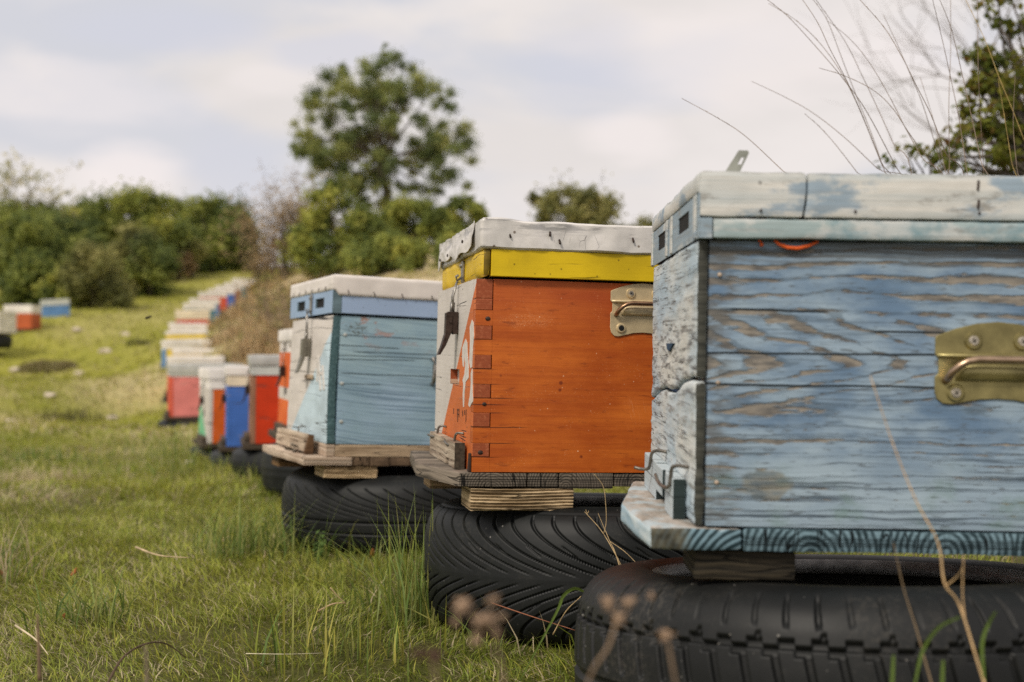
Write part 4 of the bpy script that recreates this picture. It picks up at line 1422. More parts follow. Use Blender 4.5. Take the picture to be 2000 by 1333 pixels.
Geo().box((J + 0.0002, 0.4175, 0.0), (0.51, 0.44, 0.298)).build('side_panel', m_or, h2, bevel=0.001)
# carved rounding of the hand hold
G = Geo()
G.prism([(0.150, 0.130), (0.252, 0.130), (0.252, 0.138), (0.235, 0.1315), (0.20, 0.1303), (0.168, 0.1315), (0.150, 0.138)], 0, 0.0004, 0.0122)
G.build('hand_hold', raw_wood('scooped_wood', lin(206, 176, 148), lin(120, 82, 62), 'v', 2.0), front2)
strokes = [[(0.089, 0.206), (0.072, 0.199), (0.067, 0.183), (0.052, 0.16), (0.05, 0.144), (0.079, 0.136), (0.088, 0.118), (0.091, 0.096), (0.1, 0.096), (0.106, 0.116), (0.103, 0.133), (0.112, 0.139), (0.093, 0.149), (0.087, 0.166), (0.097, 0.179), (0.101, 0.16), (0.113, 0.162), (0.122, 0.177), (0.122, 0.192)],
           [(0.030, 0.235), (0.016, 0.23), (0.007, 0.209), (0.016, 0.19), (0.019, 0.161), (0.034, 0.159), (0.047, 0.168), (0.046, 0.183), (0.044, 0.202), (0.05, 0.224)],
           [(0.017, 0.159), (0.012, 0.135), (0.008, 0.121), (0.004, 0.112), (0.004, 0.108), (0.020, 0.103), (0.031, 0.098), (0.047, 0.101), (0.034, 0.116), (0.027, 0.135), (0.03, 0.151)]]
G = Geo()
for s in strokes:
    G.prism(s, 0, -0.0006, 0.0002)
G.build('painted_lettering', plain('white_brush_paint', white(0.95), 0.6, 0, 0.12, 60), front2)
G = Geo()
for (a, b) in (((0.204, 0.089), (0.203, 0.080)), ((0.161, 0.09), (0.155, 0.069)), ((0.144, 0.091), (0.142, 0.077)), ((0.106, 0.089), (0.101, 0.081)), ((0.084, 0.091), (0.083, 0.084)), ((0.069, 0.093), (0.068, 0.073)), ((0.16, 0.089), (0.142, 0.0885)), ((0.158, 0.0815), (0.144, 0.081))):
    d = Vector((b[0] - a[0], b[1] - a[1])).normalized()
    n_ = Vector((-d.y, d.x)) * (0.0028 if abs(d.y) > 0.5 else 0.0007)
    G.prism([(a[0] - n_.x, a[1] - n_.y), (b[0] - n_.x, b[1] - n_.y), (b[0] + n_.x, b[1] + n_.y), (a[0] + n_.x, a[1] + n_.y)], 0, -0.0004, 0.0003)
G.build('stencil_lettering', plain('black_stencil_ink', lin(58, 34, 24), 0.8, 0, 0.5, 300), front2)
for (a, b, r_) in ((0.0195, 0.2365, 0.0042), (0.017, 0.1045, 0.0036), (0.0125, 0.030, 0.0044)):
    G = Geo()
    G.ball((a, -0.0002, b), (r_, 0.0010, r_ * 0.8), 12, 5)
    G.build('nail_head', STEEL_DARK, side2, smooth=True)
m_yel = wood_paint('yellow_rim_paint', lin(214, 178, 30, 1.0), lin(176, 140, 40), 'uv', 0.12, 0.14, 0.25, seed=2, dirt=0.30, rough=0.5, bumps=0.3, dark=lin(60, 46, 20), end=lin(120, 98, 26))
G = Geo()
G.box((0.0212, -0.010, 0.3016), (0.52, 0.006, 0.3435)).box((0.0212, 0.436, 0.3016), (0.52, 0.452, 0.3435)).box((0.504, 0.0062, 0.3016), (0.52, 0.4358, 0.3435))
rim2 = G.build('lid_rim', wood_paint('yellow_rim_side_paint', lin(210, 178, 24, 1.0), lin(176, 140, 40), 'uv', 0.22, 0.2, 0.45, seed=2.5, dirt=0.45, rough=0.5, bumps=0.3, dark=lin(60, 46, 20)), h2, bevel=0.0012)
rough_box('lid_rim', (0.008, -0.010, 0.3014), (0.0208, 0.452, 0.3435), (3, 40, 6), 0.0012, 30, m_yel, h2, 21.0, 0.003)
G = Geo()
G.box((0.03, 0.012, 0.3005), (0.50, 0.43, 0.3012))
G.build('inner_cover_dark_fill', DARK, h2)


def crumple(p):
    d = fbm((p.x * 0.9, p.y * 0.9, p.z), 9, 31, 3) * 0.0045
    e = abs(fbm((p.x, p.y, p.z * 0.7), 24, 35, 2)) * 0.003
    z = p.z
    if z > 0.37:
        z += d * 0.5 + 0.0025 * fbm((p.x, p.y, 0), 14, 37, 2)
        c = math.hypot(max(0, p.x - 0.03), max(0, p.y - 0.02))
        z += 0.003 * math.exp(-c * 30)
    else:
        z += 0.0018 * fbm((p.x, p.y, 0), 16, 39, 3)
    return (p.x + (d + e * 0.5) * (0.8 if p.x < 0.05 else 0.3), p.y + (d * 0.9 - e) * (1 if p.y < 0.05 else 0.3), z)


m_ml = metal_lid_mat()
rough_box('lid', (0.0045, -0.0135, 0.3430), (0.524, 0.4555, 0.3885), (120, 100, 14), 0.0006, 40, m_ml, h2, 22.0, 0.0028, warp=crumple)


def fold(p):
    q = crumple(p)
    t = sm(0.09 - p.y, 0, 0.09)
    low = 0.006 * math.sin(p.y * 22 + 0.6) + 0.004 * math.sin(p.y * 51)
    f = sm(0.385 - p.z, 0, 0.03)
    return (q[0] - 0.0035 * f - 0.004 * float(t) * f + 0.003 * fbm((p.x, p.y, p.z), 26, 41, 3), q[1], q[2] + low * f)


rough_box('lid_fold', (0.0025, 0.050, 0.3480), (0.0042, 0.4575, 0.3895), (2, 80, 14), 0.0008, 30, m_ml, h2, 23.0, 0.0003, warp=fold)
for k, (a, b, dx_) in enumerate(((0.048, 0.3655, 0.0012), (0.112, 0.370, -0.001), (0.127, 0.3585, 0.0004), (0.245, 0.366, 0.0006))):
    G = Geo()
    G.tube([(a, -0.0128, b + 0.003), (a + dx_, -0.0170, b - 0.004)], 0.0016, 7)
    G.build('nail', STEEL_DARK, h2, smooth=True)
for (v, w) in ((0.13, 0.3665), (0.30, 0.357), (0.40, 0.356)):
    G = Geo()
    G.ball((-0.0035, v, w), (0.0015, 0.005, 0.0030), 8, 5)
    G.build('nail', STEEL_DARK, h2, smooth=True)
toggle_latch(h2, 0.178, 0.3345, 0.3050, 0.2520, 0.1790, 0.008, (STEEL, STEEL, STEEL_DARK), 0.021)
carry_handle(h2, 0.268, 0.2675, 0.053, BEIGE, plain('bronze_bar', lin(150, 118, 92), 0.33, 0.85, 0.2, 60, 0.1), dark_low=True)
m_grey = raw_wood('grey_planks_end_grain', lin(142, 130, 116), lin(70, 64, 57), 'v', 1.5, (0.116, 0.033))
planks = [(-0.0199, 0.0869), (0.0876, 0.1374), (0.1381, 0.2260), (0.2267, 0.33), (0.3308, 0.42), (0.4208, 0.505)]
for k, (a, b) in enumerate(planks):
    if k == 0:
        wp = lambda p: (p.x - (0.046 * min(1.0, max(0.0, p.y / 0.163)) if p.x < 0.03 else 0.0) + (0.02 * max(0.0, (p.y - 0.18) / 0.26) if p.x < 0.03 else 0.0), p.y, p.z)
    else:
        wp = None
    rough_box('plank', (a, 0.0 + 0.0012 * (k % 2), -0.0235 - 0.0012 * (k % 3)), (b, 0.44, -0.0008), (16, 34, 4), 0.0010, 22, m_grey, h2, 30.0 + k, 0.0016, warp=wp, fine=0.0005)
m_ent2 = raw_wood('bleached_entrance_wood', lin(186, 172, 152), lin(116, 98, 82), 'v', 3.0)
G = Geo()
G.box((-0.0195, 0.05, 0.0105), (-0.0048, 0.36, 0.0405)).box((-0.0195, 0.05, -0.0004), (-0.0048, 0.118, 0.0104)).box((-0.0195, 0.158, -0.0004), (-0.0048, 0.36, 0.0104))
e2 = G.build('entrance_block', m_ent2, h2, bevel=0.001)
G = Geo()
G.box((-0.0200, 0.0478, -0.0004), (-0.0042, 0.0498, 0.0412))
G.build('block_end', plain('dark_end_grain', lin(66, 60, 50), 0.8, 0, 0.4, 200, 0.3), e2)
G = Geo()
G.prism([(-0.0045, -0.0003), (-0.0006, -0.0003), (-0.0006, 0.028), (-0.003, 0.027)], 1, 0.006, 0.02)
G.build('side_wedge', plain('dark_wedge', lin(58, 42, 34), 0.8), h2)
wire_clip(h2, [(0.0, 0.085, 0.0535), (-0.009, 0.09, 0.0540), (-0.0125, 0.095, 0.0500), (-0.0135, 0.10, 0.0390), (-0.0165, 0.11, 0.0335), (-0.0205, 0.13, 0.0330), (-0.0205, 0.16, 0.036)])
wire_clip(h2, [(0.0, 0.285, 0.0530), (-0.009, 0.288, 0.0545), (-0.0135, 0.292, 0.0500), (-0.0150, 0.295, 0.0395), (-0.0185, 0.30, 0.0345), (-0.0205, 0.33, 0.0335), (-0.024, 0.35, 0.035)])
m_blk = raw_wood('ridged_new_timber', lin(196, 172, 136), lin(104, 84, 58), 'u', 2.0)


def ridged(name, a, b, root, seed):
    o = rough_box(name, a, b, (40, 12, 30), 0.0006, 40, m_blk, None, seed, 0.0012, fine=0.0006,
                  warp=lambda p: (p.x, p.y + (0.0014 * math.sin((p.z + 0.0015 * math.sin(p.x * 25)) * 2 * math.pi / 0.0050) if p.y < (a[1] + b[1]) / 2 else 0), p.z))
    return thing_on(root, o)


prop(ridged('wood_block', (-0.0012, 0.003, -0.0607), (0.163, 0.094, -0.0253), h2, 41.0), 'pale ridged wood block on the tyre under the orange hive, near edge', 'wood block', 'wood blocks under the hives')
ob = rough_box('wood_block', (-0.022, 0.33, -0.062), (0.14, 0.42, -0.0253), (20, 12, 6), 0.001, 30, raw_wood('tan_block', lin(166, 138, 104), lin(96, 78, 56), 'u', 5.0), None, 43.0, 0.0015)
prop(thing_on(h2, ob), 'tan wood block at the far edge of the tyre under the orange hive', 'wood block', 'wood blocks under the hives')

# ================================================================== hive 3 (pale blue)
H3 = (-0.4276, 2.8306, -0.2154, 0.3882, -0.0065, 0.0420)
h3 = hive_root(H3, 'pale blue and white beehive with blue vented rim and white lid')
m_front3 = two_tone_mat('white_and_pale_blue_front', (0.3806, 0.0157), (-0.0101, 0.2665), white(1.03), lin(182, 200, 208, K), 6.0, lin(62, 88, 92, K), 1.0, lin(116, 146, 150, K))
rough_box('side_panel', (0.0215, 0.0, 0.0), (0.51, 0.022, 0.298), (40, 3, 24), 0.0008, 26, weather_blue_mat(), h3, 51.0, 0.0012, stretch=(0.25, 1, 1.4))
rough_box('front_panel', (0.0, 0.0, 0.0), (0.0205, 0.44, 0.298), (3, 40, 40), 0.0014, 26, m_front3, h3, 52.0, 0.0015, stretch=(1, 0.35, 1.2),
          warp=lambda p: (p.x - 0.004 * math.sin(min(1, max(0, (p.z) / 0.298)) * math.pi) * (1 if p.y < 0.1 else 0.4) + 0.004 * p.z / 0.298, p.y, p.z))
G = Geo()
m_bk = wood_paint('pale_blue_back_boards', lin(128, 160, 176, K), lin(120, 110, 100), 'uv', 0.3, seed=8)
G.box((0.488, 0.0225, 0.0), (0.51, 0.4175, 0.298)).build('back_panel', m_bk, h3, bevel=0.001)
Geo().box((0.022, 0.418, 0.0), (0.51, 0.44, 0.298)).build('side_panel', m_bk, h3, bevel=0.001)
for (u_, w_) in ((0.034, 0.2535), (0.031, 0.1405), (0.033, 0.052)):
    G = Geo()
    G.ball((u_, -0.0006, w_), (0.0052, 0.0016, 0.0044), 10, 5)
    G.build('nail_head', plain('putty', lin(186, 190, 186)), h3, smooth=True)
m_rim3 = wood_paint('cornflower_rim', lin(140, 164, 192, K), lin(176, 176, 170), 'uv', 0.05, 0.08, 0.1, seed=5, dirt=0.12, rough=0.45, bumps=0.2, end=lin(110, 132, 140, K))
G = Geo()
G.box((0.0225, -0.0046, 0.3030), (0.512, 0.012, 0.3515)).box((0.0225, 0.44, 0.3030), (0.512, 0.4527, 0.3515))
G.build('lid_rim', wood_paint('cornflower_rim_side', lin(150, 170, 198, K), lin(176, 176, 170), 'uv', 0.02, 0.06, 0.1, seed=5.5, dirt=0.08, rough=0.45, bumps=0.2), h3, bevel=0.0012)
G = Geo()
slotted_panel(G, -0.0046, 0.4527, 0.3028, 0.3560, [(0.0780, 0.166, 0.3185, 0.3415), (0.281, 0.370, 0.3180, 0.3425)], 0.0, 0.0045)
G.box((0.0047, -0.0046, 0.3028), (0.0218, 0.004, 0.3515))
G.build('lid_rim', m_rim3, h3)
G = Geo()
G.box((0.03, 0.014, 0.3005), (0.50, 0.43, 0.3015)).box((0.0048, 0.016, 0.303), (0.0215, 0.43, 0.35))  # second box: black backing that paints the dark interior behind the vents
G.build('inner_cover_dark_fill', DARK, h3)
m_lid3 = plain('cream_sheet_lid', lin(226, 218, 210, 0.95), 0.5, 0, 0.06, 12, 0.08)


def lid3w(p):
    lowf = sm(0.372 - p.z, 0, 0.02)
    fr_ = 1 if p.x < 0.01 else 0
    return (p.x + 0.0012 * fbm((p.x, p.y, p.z), 18, 3, 2), p.y + 0.0012 * fbm((p.x, p.y, p.z), 18, 5, 2), p.z + (0.012 * float(lowf) * fr_) + 0.0008 * fbm((p.x, p.y, 0), 20, 7, 2))


rough_box('lid', (-0.0030, -0.0090, 0.3420), (0.516, 0.4575, 0.3925), (60, 50, 10), 0.0006, 24, m_lid3, h3, 53.0, 0.0035, warp=lid3w)
for (u_, w_) in ((0.036, 0.3455), (0.098, 0.3445), (0.166, 0.344), (0.240, 0.3445), (0.318, 0.344)):
    G = Geo()
    G.tube([(u_ - 0.0022, -0.0100, w_ + 0.012), (u_ + 0.0022, -0.0108, w_)], 0.0009, 6)
    G.build('staple', STEEL_DARK, h3)
for v_ in (0.05, 0.12, 0.19, 0.26, 0.33, 0.40):
    G = Geo()
    G.tube([(-0.0042, v_, 0.366), (-0.0050, v_ + 0.003, 0.3565)], 0.0009, 6)
    G.build('staple', STEEL_DARK, h3)
toggle_latch(h3, 0.205, 0.3500, 0.3090, 0.2460, 0.1600, 0.0, (STEEL, STEEL, plain('grey_latch_steel', lin(128, 124, 112), 0.45, 0.6, 0.2, 60)), 0.024)
Geo().tube([(0.250, -0.001, 0.205), (0.250, -0.012, 0.208), (0.250, -0.016, 0.19), (0.250, -0.016, 0.165), (0.250, -0.012, 0.150), (0.250, -0.001, 0.147)], 0.005, 10).build('handle', STEEL, h3, smooth=True)
# hand hold notch under the latch
G = Geo()
G.box((-0.0045, 0.15, 0.146), (-0.0012, 0.235, 0.1575))
G.build('hand_grip', raw_wood('grip_wood', lin(196, 176, 150), lin(120, 96, 76), 'v', 7.0), h3, bevel=0.0015)
G = Geo()
for (a, b, wd) in (((0.10, 0.205), (0.062, 0.122), 0.0035), ((0.109, 0.188), (0.101, 0.142), 0.003), ((0.055, 0.18), (0.03, 0.124), 0.003), ((0.085, 0.165), (0.05, 0.160), 0.002)):
    d = Vector((b[0] - a[0], b[1] - a[1])).normalized()
    n_ = Vector((-d.y, d.x)) * wd
    G.prism([(a[0] - n_.x, a[1] - n_.y), (b[0] - n_.x, b[1] - n_.y), (b[0] + n_.x, b[1] + n_.y), (a[0] + n_.x, a[1] + n_.y)], 0, -0.0052, -0.0012)
G.build('painted_lettering', plain('ghost_white_paint', white(0.95), 0.7, 0, 0.1, 60), h3)
m_tan = raw_wood('tan_base_timber', lin(190, 168, 140), lin(122, 100, 78), 'uv', 6.0)
m_tan2 = raw_wood('pinkish_floor_timber', lin(206, 188, 168), lin(150, 128, 108), 'v', 7.0)
m_tan3 = raw_wood('tan_planks_end_grain', lin(150, 124, 98), lin(76, 62, 50), 'v', 8.0, (0.09, 0.02))
G = Geo()
G.box((0.0215, 0.001, -0.0285), (0.50, 0.02, -0.0008)).build('base_frame', m_tan, h3, bevel=0.0012)
Geo().box((0.0215, 0.42, -0.0285), (0.50, 0.44, -0.0008)).build('base_frame', m_tan, h3, bevel=0.0012)
G = Geo()
G.box((0.0, 0.001, -0.0285), (0.0205, 0.44, -0.0008))
G.build('base_frame', m_tan2, h3, bevel=0.0012)
for k, (a, b) in enumerate(((-0.0500, 0.062), (0.0628, 0.105), (0.1058, 0.152), (0.1528, 0.205), (0.2058, 0.33), (0.3308, 0.42), (0.4208, 0.50))):
    if k == 0:
        wp = lambda p: (p.x - (0.012 * min(1.0, max(0.0, (p.y + 0.02) / 0.3)) if p.x < 0.0 else 0.0), p.y, p.z)
    else:
        wp = None
    rough_box('plank', (a, (-0.004 if k == 0 else 0.001 * (k % 2)), -0.0490 - 0.0008 * (k % 3)), (b, 0.44, -0.0290), (10, 30, 4), 0.001, 22, m_tan2 if k == 0 else m_tan3, h3, 60.0 + k, 0.0015, warp=wp, fine=0.0004)
G = Geo()
G.box((-0.0330, 0.08, 0.006), (-0.0140, 0.40, 0.0165)).box((-0.0345, 0.08, -0.0235), (-0.0140, 0.40, 0.0035)).box((-0.0300, 0.08, 0.0030), (-0.0140, 0.40, 0.0062))
e3 = G.build('entrance_block', raw_wood('bleached_entrance_slats', lin(200, 182, 160), lin(136, 116, 98), 'v', 9.0), h3, bevel=0.0012)
G = Geo()
G.prism([(-0.0355, -0.0288), (-0.0140, -0.0288), (-0.0132, 0.0168), (-0.0240, 0.0185)], 1, 0.066, 0.079)
G.build('block_end', raw_wood('brown_end', lin(112, 84, 58), lin(58, 42, 30), 'u', 10.0), e3, bevel=0.001)
wire_clip(h3, [(0.0, 0.215, 0.0295), (-0.010, 0.216, 0.0295), (-0.0175, 0.217, 0.0275), (-0.0185, 0.218, 0.012), (-0.030, 0.22, 0.008)], r=0.0017)
ob = ridged('wood_block', (-0.0012, 0.004, -0.0790), (0.126, 0.10, -0.0512), h3, 71.0)
prop(ob, 'tan wood block on the tyre under the pale blue hive, near edge', 'wood block', 'wood blocks under the hives')
ob = rough_box('wood_block', (-0.040, 0.33, -0.0800), (0.10, 0.42, -0.0515), (20, 12, 6), 0.001, 30, raw_wood('brown_block', lin(140, 108, 74), lin(84, 64, 44), 'u', 12.0), None, 73.0, 0.0015)
prop(thing_on(h3, ob), 'brown wood block at the far edge of the tyre under the pale blue hive', 'wood block', 'wood blocks under the hives')

# ------------------------------------------------------------------ the three near tyres
RUB = rubber_mat('rubber_worn', 0.2, 0.0, (0.0085, 0.0095, 0.0095))
t1 = tyre(0.40, 1.47, -0.026, 0.325, 0.2235, 'blocks', rubber_mat('rubber_dusty_blocks', 0.35, 3.0, (0.0085, 0.009, 0.0088)), 'worn blocky tyre lying flat under the nearest blue hive', 0.0, (-0.10, 0.0))
t2 = tyre(0.145, 2.15, -0.0175, 0.302, 0.2165, 'swoop', RUB, 'tyre with curved V grooves lying flat under the orange hive', 0.0, (-0.066, 0.008))
t3 = tyre(-0.28, 3.13, -0.022, 0.302, 0.186, 'swoop_lines', RUB, 'tyre with slanted and ring grooves lying flat under the pale blue hive')


def ring_text(text, tyre_o, R, H, ang0, size, rad):
    """raised lettering round the upper sidewall; letter tops point outward"""
    cv = bpy.data.curves.new('lettering', 'FONT')
    cv.size = size
    cv.extrude = 0.0006
    cv.resolution_u = 2
    o = bpy.data.objects.new('lettering', cv)
    COL.objects.link(o)
    V, F_ = [], []
    x = 0.0
    for ch in text:
        if ch == ' ':
            x += size * 0.5
            continue
        cv.body = ch
        dg_ = bpy.context.evaluated_depsgraph_get()
        dg_.update()
        me = o.evaluated_get(dg_).to_mesh()
        wd = max((v.co.x for v in me.vertices), default=0)
        n0 = len(V)
        for v in me.vertices:
            a = ang0 - (x + v.co.x) / rad
            rr = rad + v.co.y
            V.append((rr * math.cos(a), rr * math.sin(a), H + v.co.z))
        F_ += [tuple(n0 + i for i in p.vertices) for p in me.polygons]
        x += wd + size * 0.18
        o.evaluated_get(dg_).to_mesh_clear()
    bpy.data.objects.remove(o)
    me = bpy.data.meshes.new('lettering')
    me.from_pydata(V, [], F_)
    me.update()
    return me


RIM_Z = 0.2165 * (0.5 + 0.5 * 0.957) - 0.0002
for txt, a0 in (('TREADWEAR 280', -math.pi / 2 + 0.305), ('TRACTION AA  TEMPERATURE A', -math.pi / 2 - 0.045)):
    o = link_mesh('lettering', ring_text(txt, t2, 0.302, RIM_Z, a0, 0.0085, 0.2545), plain('raised_rubber', (0.035, 0.035, 0.033), 0.5), t2)
# ================================================================== the hives further up the row
PM = {}


def paint(key, rgb, worn=(150, 140, 128)):
    if key not in PM:
        PM[key] = wood_paint('paint_' + key, lin(*rgb, K), lin(*worn), 'uv', 0.18, 0.14, 0.2, seed=len(PM) * 1.7, dirt=0.3, bumps=0.3)
    return PM[key]


C_WHITE, C_CREAM, C_GREY = ('white', (224, 218, 212)), ('cream', (222, 208, 184)), ('lead_grey', (186, 188, 184))
C_ORANGE, C_RED, C_BLUE = ('orange', (204, 92, 30)), ('red', (190, 54, 20)), ('cobalt', (64, 104, 178))
C_PINK, C_CORAL, C_YEL, C_SKY = ('pink', (206, 122, 118)), ('coral', (200, 84, 62)), ('yellow', (226, 196, 70)), ('sky_blue', (96, 136, 186))
C_TEAL, C_BROWN, C_GREEN = ('teal', (64, 116, 130)), ('brown', (140, 100, 78)), ('mint', (116, 184, 140))
RUB_FAR = rubber_mat('rubber_far', 0.2, 5.0)
TAN_FAR = raw_wood('far_floor_wood', lin(96, 84, 70), lin(52, 46, 40), 'v', 3.3)
FAR_TYRE = None
far_n = 0


def far_hive(px, py, D, yaw, side, front, rim, lid, label, tyre_label, lh=0.045, rh=0.04, body=0.29, L=0.51, Wd=0.43, tilt=(0, 0), face=None,
             metal=False, slots=False, hole=True, tyre_h=None, group='beehives standing in a row up the meadow', tyre_off=0.0):
    """px, py: photo place of the near top corner of the lid; yaw as for the near hives"""
    global FAR_TYRE, far_n
    far_n += 1
    p = at(px, py, D)
    tot = body + rh + lh
    e = empty('beehive', (p.x, p.y, p.z - tot), None, label, 'beehive', group)
    e.rotation_mode = 'YXZ'
    e.rotation_euler = (tilt[0], tilt[1], yaw)
    ms, mf, mr, ml = paint(*side), (face or paint(*front)), paint(*rim), paint(*lid)
    G = Geo()
    G.box((0.0, 0.0, 0.0), (0.0195, Wd, body))
    f = G.build('front_panel', mf, e, bevel=0.0015)
    G = Geo()
    G.box((0.0197, 0.0, 0.0), (L, 0.02, body)).build('side_panel', ms, e, bevel=0.0015)
    Geo().box((L - 0.02, 0.0202, 0.0), (L, Wd - 0.0202, body)).build('back_panel', ms, e, bevel=0.0015)
    Geo().box((0.0197, Wd - 0.02, 0.0), (L, Wd, body)).build('side_panel', ms, e, bevel=0.0015)
    G = Geo()
    G.box((0.016, -0.004, body + 0.001), (L + 0.006, 0.016, body + rh)).box((0.016, Wd - 0.016, body + 0.001), (L + 0.006, Wd + 0.004, body + rh)).box((L - 0.01, 0.0162, body + 0.001), (L + 0.006, Wd - 0.0162, body + rh))
    slotted_panel(G, -0.004, Wd + 0.004, body + 0.001, body + rh, [(0.08, 0.165, body + 0.012, body + rh - 0.008), (0.27, 0.355, body + 0.012, body + rh - 0.008)] if slots else [], 0.0, 0.0158)
    G.build('lid_rim', mr, e)
    G = Geo()
    G.box((0.02, 0.018, body - 0.004), (L - 0.022, Wd - 0.022, body - 0.002))
    G.build('inner_cover_dark_fill', DARK, e)
    lm = metal_far if metal else ml
    rough_box('lid', (-0.008, -0.010, body + rh), (L + 0.012, Wd + 0.010, tot), (16, 14, 4), 0.003, 9, lm, e, 80.0 + far_n, 0.003)
    G = Geo()
    G.box((-0.035, 0.002, -0.024), (L, Wd - 0.002, -0.001))
    G.build('floor_board', TAN_FAR, e, bevel=0.002)
    G = Geo()
    G.box((-0.025, 0.08, -0.0005), (-0.002, Wd - 0.1, 0.032))
    G.build('entrance_block', TAN_FAR, e, bevel=0.002)
    if hole:
        G = Geo()
        G.prism([(Wd / 2 + 0.035 * math.cos(a) * 0.8, body * .52 + 0.014 * math.sin(a)) for a in np.linspace(0, 2 * math.pi, 12, endpoint=False)], 0, -0.0012, 0.0002)
        G.build('hand_hold', DARK, f)
        toggle_latch(e, Wd / 2 + 0.02, body + rh - 0.005, body + 0.006, body - 0.05, body - 0.125, 0.0, (STEEL, STEEL, STEEL_DARK), 0.022)
        hb = Geo()
        hb.tube([(L / 2 - 0.05, -0.001, body * .86), (L / 2 - 0.045, -0.012, body * .9), (L / 2 + 0.045, -0.012, body * .9), (L / 2 + 0.05, -0.001, body * .86)], 0.004, 8)
        hp = Geo()
        hp.prism([(L / 2 - .054, body * .77), (L / 2 + .054, body * .77), (L / 2 + .05, body * .94), (L / 2, body * .965), (L / 2 - .05, body * .94)], 1, -0.002, -0.0004)
        hh = hp.build('handle', BEIGE, e, bevel=0.0008)
        hb.build('handle_bar', BARM, hh, smooth=True)
    bpy.context.view_layer.update()
    c = e.matrix_world @ Vector((0.22 + tyre_off, Wd / 2, -0.026))
    g = float(gz(c.x, c.y))
    H = tyre_h or min(0.23, max(0.10, c.z - g + 0.012))
    if FAR_TYRE is None:
        FAR_TYRE = tyre_mesh('car_tyre', 0.30, 0.2, 'plain', RUB_FAR, dense=False)
        t = FAR_TYRE
    else:
        t = FAR_TYRE.copy()
        COL.objects.link(t)
    t.location = (c.x, c.y, c.z - H - 0.003)
    t.scale = (1, 1, H / 0.2)
    t.rotation_euler = (tilt[0] * 0.7, tilt[1] * 0.7, rnd.uniform(0, 6))
    prop(t, tyre_label, 'tyre', 'tyres under the beehives')
    return e


metal_far = plain('grey_sheet_lid', lin(190, 190, 186), 0.45, 0.25, 0.18, 9, 0.15)
band = Mat('orange_front_white_band', 0.6, 0.25)
u_, v_, w_ = band.uvw()
f1 = band.mul(band.step(w_, 0.118, 0.120), band.step(w_, 0.164, 0.162))
band_m = band.done(band.mix(f1, band.mix(band.step(band.noise(band.obj(), 14, 4), 0.3, 0.7), lin(206, 90, 36, K), lin(222, 110, 50, K)), white()))
tri_green = two_tone_mat('white_front_mint_wedge', (0.42, 0.24), (0.08, 0.0), white(), lin(112, 184, 140, K), 4.0)
tri_pink = two_tone_mat('coral_front', (0.4, -0.5), (0.1, -0.6), lin(206, 84, 66, K), lin(206, 84, 66, K), 5.0)
half_blue = two_tone_mat('white_front_blue_wedge', (0.40, 0.26), (0.05, 0.30), white(), lin(92, 134, 180, K), 6.0)

far_hive(570, 641, 4.25, 0.30, C_ORANGE, C_ORANGE, C_WHITE, C_WHITE, 'orange hive with a white band, mostly hidden behind the pale blue hive', 'tyre under the orange and white banded hive',
         slots=True, face=band_m, tilt=(0, 0.03))
far_hive(490, 694, 5.2, 0.235, C_RED, C_BROWN, C_GREY, C_GREY, 'bright red hive with dented grey metal lid', 'tyre under the bright red hive', metal=True, tilt=(0, 0.01))
far_hive(443, 716, 5.9, 0.25, C_BLUE, C_BLUE, C_CREAM, C_WHITE, 'cobalt blue hive between the red hive and an orange one', 'tyre under the cobalt blue hive', rh=0.05, tilt=(0, 0.01))
far_hive(408, 720, 6.55, 0.37, C_ORANGE, C_WHITE, C_WHITE, C_WHITE, 'hive with orange side and white front painted with a mint green wedge', 'tyre under the hive with the green wedge',
         face=tri_green, tilt=(0, 0.015), lh=0.06, rh=0.05)
far_hive(333, 712, 8.9, 0.32, C_PINK, C_CORAL, C_GREY, C_GREY, 'pink sided hive with coral front and grey metal lid', 'tyre under the pink hive', metal=True, tilt=(0, 0.0), lh=0.07, rh=0.02, hole=False)
ROW = [(327, 697, 11.5, 0.24, C_PINK, C_CORAL, C_WHITE, C_WHITE, 'white lidded hive right behind the pink hive'),
       (337, 682, 12.8, 0.25, C_YEL, C_YEL, C_CREAM, C_WHITE, 'white lidded yellow hive, second behind the pink hive'),
       (322, 665, 14.0, 0.36, C_YEL, C_SKY, C_WHITE, C_WHITE, 'yellow and blue hive with a white lid, sticking out to the left of the row'),
       (325, 647, 15.6, 0.26, C_WHITE, C_WHITE, C_YEL, C_WHITE, 'white lidded hive behind the yellow and blue hive, yellow rim'),
       (329, 630, 17.2, 0.26, C_WHITE, C_BROWN, C_WHITE, C_WHITE, 'all white hive in the middle of the slope, brown front'),
       (344, 606, 19.2, 0.27, C_RED, C_ORANGE, C_CREAM, C_CREAM, 'hive with a cream lid over a red body halfway up the slope'),
       (359, 592, 21.0, 0.30, C_TEAL, C_SKY, C_WHITE, C_WHITE, 'white lidded teal hive next above the cream lidded one'),
       (372, 583, 22.2, 0.30, C_SKY, C_WHITE, C_WHITE, C_WHITE, 'sky blue hive with white lid, two above the cream lidded one'),
       (391, 571, 23.6, 0.30, C_CORAL, C_CORAL, C_WHITE, C_WHITE, 'coral hive with white lid below the blue one on the slope'),
       (408, 565, 24.8, 0.30, C_BLUE, C_SKY, C_WHITE, C_WHITE, 'dark blue hive with white lid fourth from the top of the row'),
       (424, 558, 26.0, 0.32, C_BROWN, C_BROWN, C_WHITE, C_WHITE, 'brown hive with white lid third from the top of the row'),
       (441, 552, 27.2, 0.32, C_TEAL, C_SKY, C_WHITE, C_WHITE, 'teal hive with white lid next to the last of the row'),
       (456, 544, 28.6, 0.33, C_YEL, C_SKY, C_WHITE, C_WHITE, 'yellow hive with white lid, last and highest of the row')]
